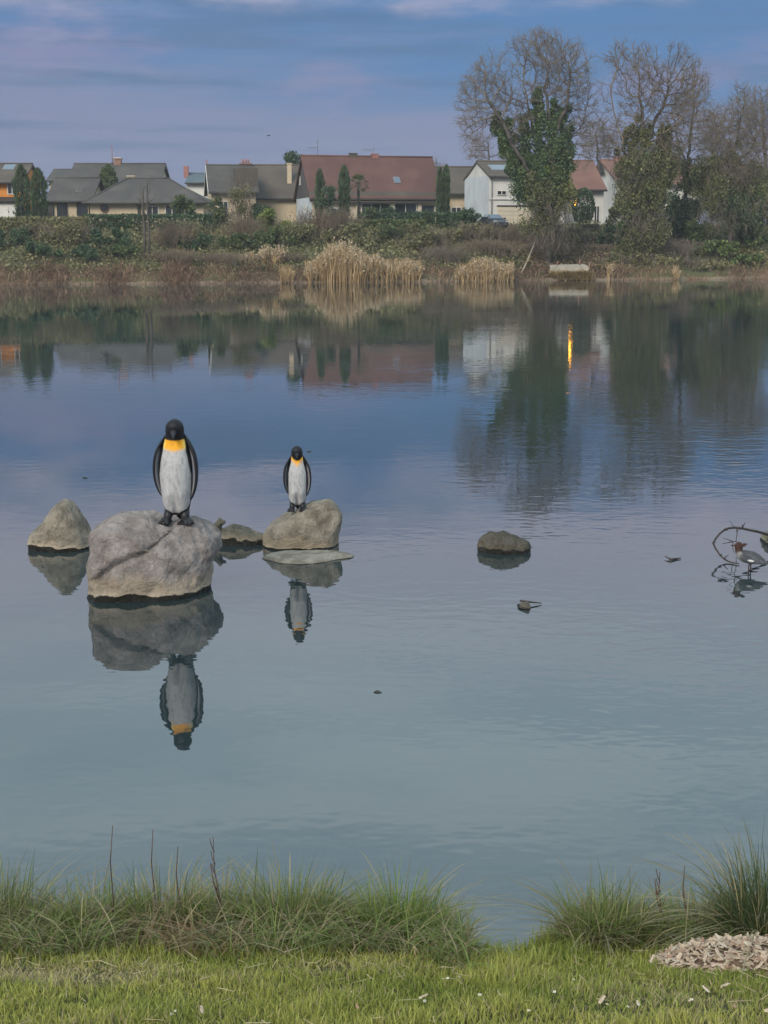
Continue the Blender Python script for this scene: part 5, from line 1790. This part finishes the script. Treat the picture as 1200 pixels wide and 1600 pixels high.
def twig_path(pts, y0, y1):
    n = len(pts)
    return [at(*zp(*p), y0 + (y1 - y0) * i / max(1, n - 1)) for i, p in enumerate(pts)]


mainp = twig_path([(1230, 312), (1150, 288), (1080, 268), (1000, 253), (930, 237), (850, 229), (790, 236), (750, 250), (700, 290), (655, 345), (628, 390), (650, 440), (700, 515), (745, 556), (790, 582), (840, 596), (900, 606)], 17.1, 16.2)
o0 = Vector((mainp[10].x, mainp[10].y, 0))
br = tag(empty('fallen_branch', o0), 'thin dark branch arching out of the water left of the mossy stone', 'branch')
MB().tube([p - o0 for p in mainp], [.018, .017, .016, .015, .015, .014, .013, .013, .012, .012, .012, .011, .011, .010, .009, .008, .006], 7).build('stem', m_drift, br)
tw = MB()
for pts, y0, r in (([(930, 237), (945, 205), (962, 178)], 16.72, .011), ([(940, 215), (925, 195)], 16.72, .006), ([(850, 229), (815, 180), (790, 145)], 16.7, .004), ([(870, 232), (880, 290), (868, 340), (872, 372)], 16.7, .007), ([(868, 268), (900, 255), (905, 215)], 16.7, .005),
                   ([(835, 375), (780, 352), (725, 335)], 16.6, .006), ([(835, 375), (780, 388), (722, 398)], 16.6, .007), ([(872, 372), (835, 375), (832, 430), (838, 470), (850, 496)], 16.6, .007), ([(745, 556), (762, 530), (790, 512)], 16.35, .009),
                   ([(628, 390), (660, 380)], 16.5, .006), ([(870, 600), (868, 560), (876, 530)], 16.25, .005), ([(767, 262), (772, 246), (760, 240)], 16.7, .012), ([(700, 515), (712, 508), (722, 515)], 16.4, .010)):
    p = [at(*zp(*q), y0) - o0 for q in pts]
    tw.tube(p, [r * (1 - .6 * i / (len(p) - 1)) for i in range(len(p))], 5)
tw.build('twigs', m_drift, br)

c = water_at(1050, 876)
fk = MB()
s_ = 6.95e-3
fk.tube([(0, 0, -.01), (-2 * s_, 0, .014), (-9 * s_, .12, .028)], [.016, .012, .004], 6)
fk.tube([(-3 * s_, 0, .01), (6 * s_, .05, .010), (18 * s_, .10, .012)], [.018, .013, .004], 6)
fk.tube([(0, 0, .0), (-5 * s_, -.06, .0), (-9 * s_, -.12, -.005)], [.012, .010, .005], 6)
tag(fk.build('driftwood', m_drift, None, c), 'small black forked twig sticking out of the water near the duck', 'driftwood')
c = water_at(822, 946)
tag(MB().tube([(-.06, 0, .05), (.05, .02, .03), (.16, .05, .012)], [.012, .010, .005], 6).build('driftwood', m_drift, None, c), 'short stick lying against the small dark stone', 'driftwood')
for (px, py, l, lab) in ((590, 1082, .032, 'tiny dark twig floating alone in the middle of the pond'), (133, 747, .045, 'tiny dark twig floating left of the big penguin'), (483, 706, .04, 'tiny dark twig floating right of the head of the small penguin')):
    c = water_at(px, py)
    tag(MB().tube([(-l, 0, .002), (0, .012, .010), (l, -.01, .002)], [.004, .008, .003], 6).build('floating_twig', m_drift, None, c), lab, 'twig')


# ------------------------------------------------------------------ the near bank: lawn, tussocks, stems, chips, daisies
m_grass = attr_mat('lawn blades', .55, .25, .35)


def noise01(x, y, s): return np.clip(.5 + .5 * fbm2(x, y, s), 0, 1)


def px_of(x, y): return 600 + x / (y * CP + .4) * F * .985


n = 105000
x = RNG.uniform(-2.1, 2.1, n); y = RNG.uniform(3.7, 6.25, n)
e = near_edge(x)
k = y < e + .05
x, y = x[k], y[k]
pxx = px_of(x, y)
straw_zone = np.exp(-((y - 5.02 - .05 * np.sin(x * 7)) / .19) ** 2) * np.clip((300 - pxx) / 140, 0, 1) * 1.3 + np.exp(-((pxx - 540) / 90) ** 2 - ((y - 5.12) / .09) ** 2) * .8 \
    + np.exp(-((pxx - 1060) / 150) ** 2 - ((y - 4.55) / .3) ** 2) * .55
bare = np.exp(-((pxx - 545) / 75) ** 2 - ((y - 5.14) / .06) ** 2) * .8 + np.exp(-((pxx - 1090) / 110) ** 2 - ((y - 4.4) / .14) ** 2) * .6
k = RNG.random(len(x)) > bare
x, y, pxx, straw_zone = x[k], y[k], pxx[k], straw_zone[k]
n = len(x)
B = np.stack([x, y, near_z(x, y) - .004], 1)
h = RNG.uniform(.028, .062, n) * (1 + 1.1 * np.clip((y - near_edge(x) + .80) / .35, 0, 1) * RNG.random(n)) * (.55 + .95 * noise01(x * 5.5, y * 5.5, 2.0) ** 1.4) * (1 - .25 * np.clip(straw_zone, 0, 1))
V, qs, tri, m_ = blades(B, RNG.uniform(0, 6.28, n), h, np.abs(RNG.normal(.35, .32, n)) + .3 * np.clip(straw_zone, 0, 1), RNG.uniform(.0028, .0052, n), 3, twist=RNG.uniform(0, 3.14, n))
g1 = noise01(x * 2.2, y * 2.6, 5.0)[:, None]; g2 = RNG.random((n, 1))
C = np.array([.20, .245, .050]) * (1 - g1) + np.array([.42, .41, .115]) * g1
C = C * (.72 + .56 * g2)
dpat = np.clip(fbm2(x * 3.1, y * 3.7, 11.0) - .35, 0, 1)
lush = np.clip(fbm2(x * 2.4 + 2, y * 3.0, 17.0) - .1, 0, 1)[:, None]
C = C * (1 - .38 * lush * np.array([1.15, .7, 1.0]))
st = (RNG.random(n) < .08 + .55 * dpat + .75 * np.clip(straw_zone, 0, 1))
C[st] = np.array([.40, .345, .19]) * RNG.uniform(.6, 1.2, (st.sum(), 1))
C = np.repeat(C, m_, axis=0)
lawn = link('lawn_grass', np_mesh('lawn_grass', V, qs + [tri], m_grass, C))
tag(lawn, 'short bright green mown lawn along the near shore', 'lawn', kind='stuff')

n = 560
x = RNG.uniform(-2.0, 2.0, n); y = RNG.uniform(3.9, 5.6, n)
k = (y < near_edge(x) - .1) & (RNG.random(n) < .25 + .8 * np.exp(-((y - 5.1) / .25) ** 2))
x, y = x[k], y[k]; n = len(x)
a = RNG.uniform(0, 6.28, n); L_ = RNG.uniform(.02, .09, n)
A_ = np.stack([x, y, near_z(x, y) + RNG.uniform(.015, .045, n)], 1)
B_ = A_ + np.stack([np.cos(a) * L_, np.sin(a) * L_, RNG.normal(0, .010, n)], 1)
V, Q = prisms(A_, B_, .0016, .0009)
lit_ = link('dry_litter', np_mesh('dry_litter', V, [Q], noisy('dead stalks', [(.34, .28, .17), (.50, .43, .29)], 6, .85)))
tag(lit_, 'loose dry grass stalks lying on the lawn', 'dry litter', kind='stuff')
# dead thatch under and between the tussocks
n = 10500
x = RNG.uniform(-2.1, 2.1, n); y = near_edge(x) + RNG.uniform(-.72, -.02, n)
px_ = px_of(x, y)
k = ((px_ < 735) | ((px_ > 890) & (y > 5.45))) & (RNG.random(n) < .35 + .9 * noise01(x * 4.5, y * 3, 23.0))
x, y = x[k], y[k]; n = len(x)
px_ = px_[k]
B = np.stack([x, y, near_z(x, y) + RNG.uniform(0, .05, n)], 1)
hot = np.exp(-((px_ - 285) / 70) ** 2)
V, qs, tri, m_ = blades(B, RNG.uniform(0, 6.28, n), RNG.uniform(.06, .24, n), RNG.uniform(.5, 1.9, n), RNG.uniform(.003, .006, n), 4, twist=RNG.uniform(0, 3.14, n))
g = RNG.random((n, 1))
C = np.array([.13, .11, .06]) * (1 - g) + np.array([.40, .345, .20]) * g
gr = RNG.random(n) < .58 - .4 * hot
C[gr] = np.array([.145, .195, .055]) * RNG.uniform(.6, 1.3, (gr.sum(), 1))
hb = RNG.random(n) < hot * .5
C[hb] = np.array([.24, .165, .095]) * RNG.uniform(.7, 1.2, (hb.sum(), 1))
th = link('thatch', np_mesh('thatch', V, qs + [tri], m_grass, np.repeat(C, m_, axis=0)))
tag(th, 'matted dead grass between the tussocks of the near shore', 'dead grass', kind='stuff')


def tussock(label, px, y, radius, h0, h1, n, cg, cy, straw=.12, lean=.55, wid=.0045, spike=0, seed=0):
    rng = np.random.default_rng(seed + 100)
    x = (px - 600) / F * (y * CP + .5) / .985
    zb = float(near_z(x, min(y, float(near_edge(x)) - .02)))
    root = empty('grass_tussock', (x, y, zb))
    tag(root, label, 'grass tussock')
    a = rng.uniform(0, 6.28, n); r = radius * np.sqrt(rng.random(n)) * .66
    bx, by = np.cos(a) * r * 1.25, np.sin(a) * r * .7
    zz = near_z(x + bx, np.minimum(y + by, near_edge(x + bx) - .01)) - zb - .02
    h0, h1 = h0 * .8, h1 * .95
    B = np.stack([bx, by, zz], 1)
    az = a + rng.normal(0, .7, n)
    h = (h0 * .7 + (h1 * 1.12 - h0 * .7) * rng.random(n) ** 2.3) * (1 - .3 * (r / radius)) * rng.uniform(.55, 1.08, n)
    bend = np.abs(rng.normal(.22, .22, n)) + lean * (r / radius) * rng.random(n)
    keep_ = rng.random(n) < .60 + .75 * noise01((x + bx) * 9, (y + by) * 6, 31.0)
    B, az, h, bend = B[keep_], az[keep_], h[keep_], bend[keep_]; n = len(B)
    V, qs, tri, m = blades(B, az, h, bend, rng.uniform(.6, 1.25, n) * wid, 5, twist=rng.uniform(0, 3.14, n))
    g = rng.random((n, 1))
    C = np.array(cg) * (1 - g) + np.array(cy) * g
    s = rng.random(n) < straw
    C[s] = np.array([.36, .31, .18]) * rng.uniform(.55, 1.25, (s.sum(), 1))
    link('blades', np_mesh('blades', V, qs + [tri], m_grass, np.repeat(C, m, axis=0)), root)
    # long dead leaves that flop outwards
    k = int(n * .05) + 8
    a = rng.uniform(0, 6.28, k)
    B = np.stack([np.cos(a) * radius * .5, np.sin(a) * radius * .3, np.full(k, .0)], 1)
    V, qs, tri, m = blades(B, a, rng.uniform(h0 * .9, h1 * .95, k), rng.uniform(.7, 1.5, k), rng.uniform(.005, .008, k), 7, twist=rng.uniform(0, 3.14, k))
    C = np.array([.26, .235, .14]) * rng.uniform(.6, 1.25, (k, 1))
    link('dead_leaves', np_mesh('dead_leaves', V, qs + [tri], m_grass, np.repeat(C, m, axis=0)), root)
    return root


GRN, YEL = (.070, .110, .030), (.245, .270, .095)
BRT, BRY = (.095, .165, .032), (.230, .300, .080)
DRK, DRY = (.040, .066, .030), (.130, .160, .070)
tussock('tall grass tussock at the far left edge of the shore', 5, 5.80, .22, .30, .52, 1500, GRN, YEL, .18, .5, seed=1)
tussock('low grass tussock at the foot of the leftmost dry stem', 85, 5.72, .20, .18, .34, 1200, GRN, YEL, .22, .6, seed=2)
tussock('grass tussock between the two leftmost dry stems', 160, 5.78, .19, .22, .38, 1300, BRT, YEL, .15, .6, seed=3)
tussock('straw mixed grass tussock behind the matted brown hay', 262, 5.82, .22, .26, .44, 1500, GRN, YEL, .34, .55, seed=4)
tussock('grass tussock right of the reddish dry stem', 352, 5.80, .18, .22, .38, 1200, BRT, YEL, .18, .6, seed=5)
tussock('broad upright grass tussock in the middle of the left shore', 455, 5.78, .26, .28, .47, 2100, GRN, YEL, .16, .6, seed=6)
tussock('grey green tussock with withered leaves left of the bright one', 535, 5.70, .17, .18, .30, 1000, DRK, YEL, .40, .7, seed=7)
tussock('bright green grass tussock left of the water gap', 622, 5.74, .22, .27, .43, 1900, BRT, BRY, .08, .55, seed=8)
tussock('thin drooping tussock at the left rim of the water gap', 688, 5.66, .14, .16, .30, 800, BRT, YEL, .18, .8, seed=9)
tussock('wide drooping grass tussock at the right rim of the water gap', 935, 5.62, .21, .26, .46, 1700, GRN, YEL, .16, 1.0, seed=10)
tussock('soft green tussock between the drooping one and the wood chips', 1000, 5.60, .17, .17, .30, 1000, BRT, YEL, .15, .7, seed=11)
tussock('brown mixed tussock left of the tall dark one', 1085, 5.72, .19, .22, .38, 1100, GRN, YEL, .42, .8, seed=12)
tussock('tallest dark rushy tussock behind the wood chips at right', 1190, 5.62, .21, .42, .66, 1700, DRK, DRY, .10, .5, .0055, seed=13)
tussock('tall grass tussock just beyond the right edge', 1290, 5.7, .22, .35, .55, 1200, GRN, YEL, .2, .6, seed=14)
tussock('tall grass tussock just beyond the left edge', -90, 5.8, .22, .3, .5, 1100, GRN, YEL, .2, .6, seed=15)

# dry stems
m_stem = noisy('dry red brown stems', [(.060, .038, .034), (.10, .062, .052)], 20, .85)
for (px, pt, pb, y, lab, dx, br_) in ((170, 1290, 1440, 5.75, 'leftmost tall dry stem, bare and slightly bent', 6, 0), (237, 1296, 1430, 5.8, 'straight bare dry stem second from the left', 2, 0), (345, 1308, 1440, 5.78, 'reddish dry stem with side shoots right of the straight one', -12, 1),
                                     (276, 1322, 1430, 5.8, 'short thin dry stem between the straight and the reddish one', 2, 0), (1034, 1362, 1450, 5.66, 'curved dry flower stem left of the tall dark tussock', -3, 1), (1069, 1352, 1450, 5.68, 'thin upright dry stem nearest the tall dark tussock', 1, 0)):
    b = at(px, pb, y); t = at(px + dx, pt, y)
    b.z = min(b.z, float(near_z(b.x, y)) - .02)
    q = [Vector((0, 0, 0)), (t - b) * .35 + Vector((.012, 0, 0)), (t - b) * .7 + Vector((-.006, .0, 0)), t - b]
    mb = MB().tube(q, [.0034, .0030, .0026, .0016], 6)
    if br_:
        for f in (.35, .5, .62, .74, .86):
            p = q[0].lerp(q[3], f); sg = random.choice((-1, 1))
            mb.tube([p, p + Vector((sg * .012, 0, .03)), p + Vector((sg * .018, 0, .06))], [.0021, .0018, .002], 5)
        mb.tube([q[1], q[1] + Vector((-.03, .0, .10)), q[1] + Vector((-.042, .0, .19))], [.0035, .003, .002], 5)
    tag(mb.build('dry_stem', m_stem, None, b), lab, 'dry stem')
b = at(650, 1498, 5.35); b.z = float(near_z(b.x, 5.35)) - .01
tag(MB().tube([(0, 0, 0), (-.004, .0, .06), (-.008, .0, .075)], [.006, .0055, .004], 7).build('cut_stem', noisy('pale cut stem', [(.34, .27, .16), (.42, .34, .21)], 20, .8), None, b), 'short pale cut stem standing at the edge of the lawn', 'stem')

# wood chips
m_chip = noisy('pale wood chips', [(.36, .28, .21), (.52, .425, .33), (.42, .30, .22)], 9.0, .85, .0015, 60, island=.0)
m_chip2 = noisy('grey wood chips', [(.36, .31, .25), (.50, .44, .36)], 9.0, .85, .0015, 60)
m_chip3 = noisy('reddish wood chips', [(.30, .175, .125), (.38, .245, .18)], 9.0, .85, .0015, 60)


def chip_mesh(i):
    rng = np.random.default_rng(i)
    l, w_, t_ = rng.uniform(.017, .036), rng.uniform(.007, .013), rng.uniform(.0015, .004)
    k = 4
    vs_, fs_ = [], []
    for j in range(k + 1):
        u = j / k * 2 - 1
        ww = w_ * (1 - .55 * abs(u) ** 2 * rng.uniform(.4, 1.4)); cz = .006 * u * u * rng.uniform(-1, 1.2) + rng.normal(0, .0008)
        dy = rng.normal(0, .0012)
        vs_ += [(u * l, -ww + dy, cz), (u * l, ww + dy, cz + rng.normal(0, .001)), (u * l, ww * .9 + dy, cz + t_), (u * l, -ww * .9 + dy, cz + t_)]
    for j in range(k):
        for q in range(4):
            fs_.append((j * 4 + q, j * 4 + (q + 1) % 4, j * 4 + 4 + (q + 1) % 4, j * 4 + 4 + q))
    fs_ += [(3, 2, 1, 0), (k * 4, k * 4 + 1, k * 4 + 2, k * 4 + 3)]
    return MB().add(vs_, fs_).mesh('wood_chip', (m_chip, m_chip, m_chip2, m_chip3)[i % 4])


chips = [chip_mesh(i) for i in range(14)]
px0 = (1205 - 600) / F * 5.5
pc = (px0, 5.30)
pile = tag(empty('wood_chip_pile', (pc[0], pc[1], float(near_z(*pc)))), 'heap of pale wood chips at the foot of the tall dark tussock', 'wood chips')


def pile_h(dx, dy): return .115 * max(0, 1 - (dx / .42) ** 2 - (dy / .22) ** 2) ** .8 + .004 * math.sin(dx * 40) * math.cos(dy * 35)


ms = MB(); G = 22
for j in range(G + 1):
    for i in range(G + 1):
        dx, dy = (i / G * 2 - 1) * .39, (j / G * 2 - 1) * .20
        ms.v.append((dx, dy, float(near_z(pc[0] + dx, pc[1] + dy)) - pile.location.z + pile_h(dx, dy) - .012))
ms.f = [(j * (G + 1) + i, j * (G + 1) + i + 1, (j + 1) * (G + 1) + i + 1, (j + 1) * (G + 1) + i) for j in range(G) for i in range(G)]
ms.sm = [True] * len(ms.f)
ms.build('mound', noisy('dark mulch', [(.09, .06, .045), (.16, .11, .08)], 25, .95, .004, 60), pile)
rng = np.random.default_rng(5)
for i in range(290):
    while True:
        dx, dy = rng.uniform(-.5, .34), rng.uniform(-.28, .2)
        if (dx / .45) ** 2 + (dy / .25) ** 2 < 1 - .25 * rng.random(): break
    o = bpy.data.objects.new('wood_chip', chips[rng.integers(0, 14)])
    COL.objects.link(o); o.parent = pile
    o.location = (dx, dy, float(near_z(pc[0] + dx, pc[1] + dy)) - pile.location.z + pile_h(dx, dy) + rng.uniform(-.004, .010))
    o.rotation_euler = (rng.normal(0, .45), rng.normal(0, .45), rng.uniform(0, 6.28))
    s = rng.uniform(.45, .8); o.scale = (s, s, s)
LV, LF, lo_ = [], [], 0
for i in range(1300):
    while True:
        dx, dy = rng.uniform(-.5, .40), rng.uniform(-.28, .22)
        if (dx / .45) ** 2 + (dy / .25) ** 2 < 1 - .25 * rng.random(): break
    me = chips[rng.integers(0, 14)]
    M = Matrix.Translation((dx, dy, float(near_z(pc[0] + dx, pc[1] + dy)) - pile.location.z + pile_h(dx, dy) - .004)) @ Matrix.Rotation(rng.uniform(0, 6.28), 4, 'Z') @ Matrix.Rotation(rng.normal(0, .3), 4, 'X') @ Matrix.Scale(rng.uniform(.4, .8), 4)
    LV += [tuple(M @ v.co) for v in me.vertices]; LF += [tuple(lo_ + q for q in p.vertices) for p in me.polygons]; lo_ += len(me.vertices)
MB().add(LV, LF).build('small_chips', noisy('small wood chips', [(.28, .21, .155), (.40, .32, .245), (.32, .21, .15)], 14.0, .85, island=.35), pile)['kind'] = 'stuff'
for i, (px, py) in enumerate([(660, 1572), (715, 1545), (775, 1573), (560, 1587), (325, 1590), (930, 1575), (985, 1580), (1040, 1590), (1065, 1577), (1010, 1515), (1090, 1560), (1130, 1585), (1180, 1590), (1120, 1552)]):
    yy = float(np.interp(py, [1490, 1600], [5.5, 4.2])); 
    x = (px - 600) / F * (yy * CP + .6)
    o = bpy.data.objects.new('wood_chip', chips[i % 14]); COL.objects.link(o)
    o.location = (x, yy, float(near_z(x, yy)) + .03); o.rotation_euler = (rng.normal(0, .3), rng.normal(0, .3), rng.uniform(0, 6.28))
    o.scale = (.55,) * 3
    tag(o, 'single pale wood chip scattered on the lawn', 'wood chip', 'wood chips scattered on the lawn')
m_petal = noisy('daisy petals', [(.68, .66, .66), (.75, .74, .74)], 30, .7)
m_yolk = noisy('daisy centre', [(.55, .38, .03), (.62, .45, .05)], 60, .8)
m_dstem = noisy('daisy stalk', [(.07, .11, .03), (.09, .14, .04)], 30, .7)


def daisy_meshes():
    st = MB().tube([(0, 0, 0), (.003, 0, .025), (.002, 0, .052)], [.0014, .0012, .0012], 5).mesh('stalk', m_dstem)
    pt = MB()
    for i in range(13):
        a = i / 13 * 6.283
        d = Vector((math.cos(a), math.sin(a), .12)); s = Vector((-math.sin(a), math.cos(a), 0))
        c = Vector((.002, 0, .052))
        pt.add([c + d * .002, c + d * .006 - s * .0016, c + d * .0115, c + d * .006 + s * .0016], [(0, 1, 2, 3)])
    ct = MB().tube([(.002, 0, .051), (.002, 0, .0545), (.002, 0, .056)], [.0035, .003, .0012], 9).mesh('centre', m_yolk)
    return st, pt.mesh('petals', m_petal), ct


st, ptm, ct = daisy_meshes()
for i, (px, py) in enumerate([(286, 1589), (547, 1562), (660, 1574), (742, 1574), (745, 1570), (886, 1549), (859, 1565), (700, 1545), (963, 1583), (935, 1580), (1064, 1575), (278, 1591), (655, 1578), (820, 1592)]):
    yy = float(np.interp(py, [1490, 1600], [5.5, 4.2])) - .02
    x = (px - 600) / F * (yy * CP + .6)
    d = empty('daisy', (x, yy, float(near_z(x, yy)) - .004), rng.uniform(0, 6.28))
    tag(d, 'white daisy flowering in the lawn', 'daisy', 'daisies in the lawn')
    d.scale = (.6, .6, .75)
    d.rotation_euler = (rng.uniform(-.1, .5), rng.uniform(-.3, .3), rng.uniform(0, .5))
    for nm_, me in (('stalk', st), ('petals', ptm), ('centre', ct)): link(nm_, me, d)
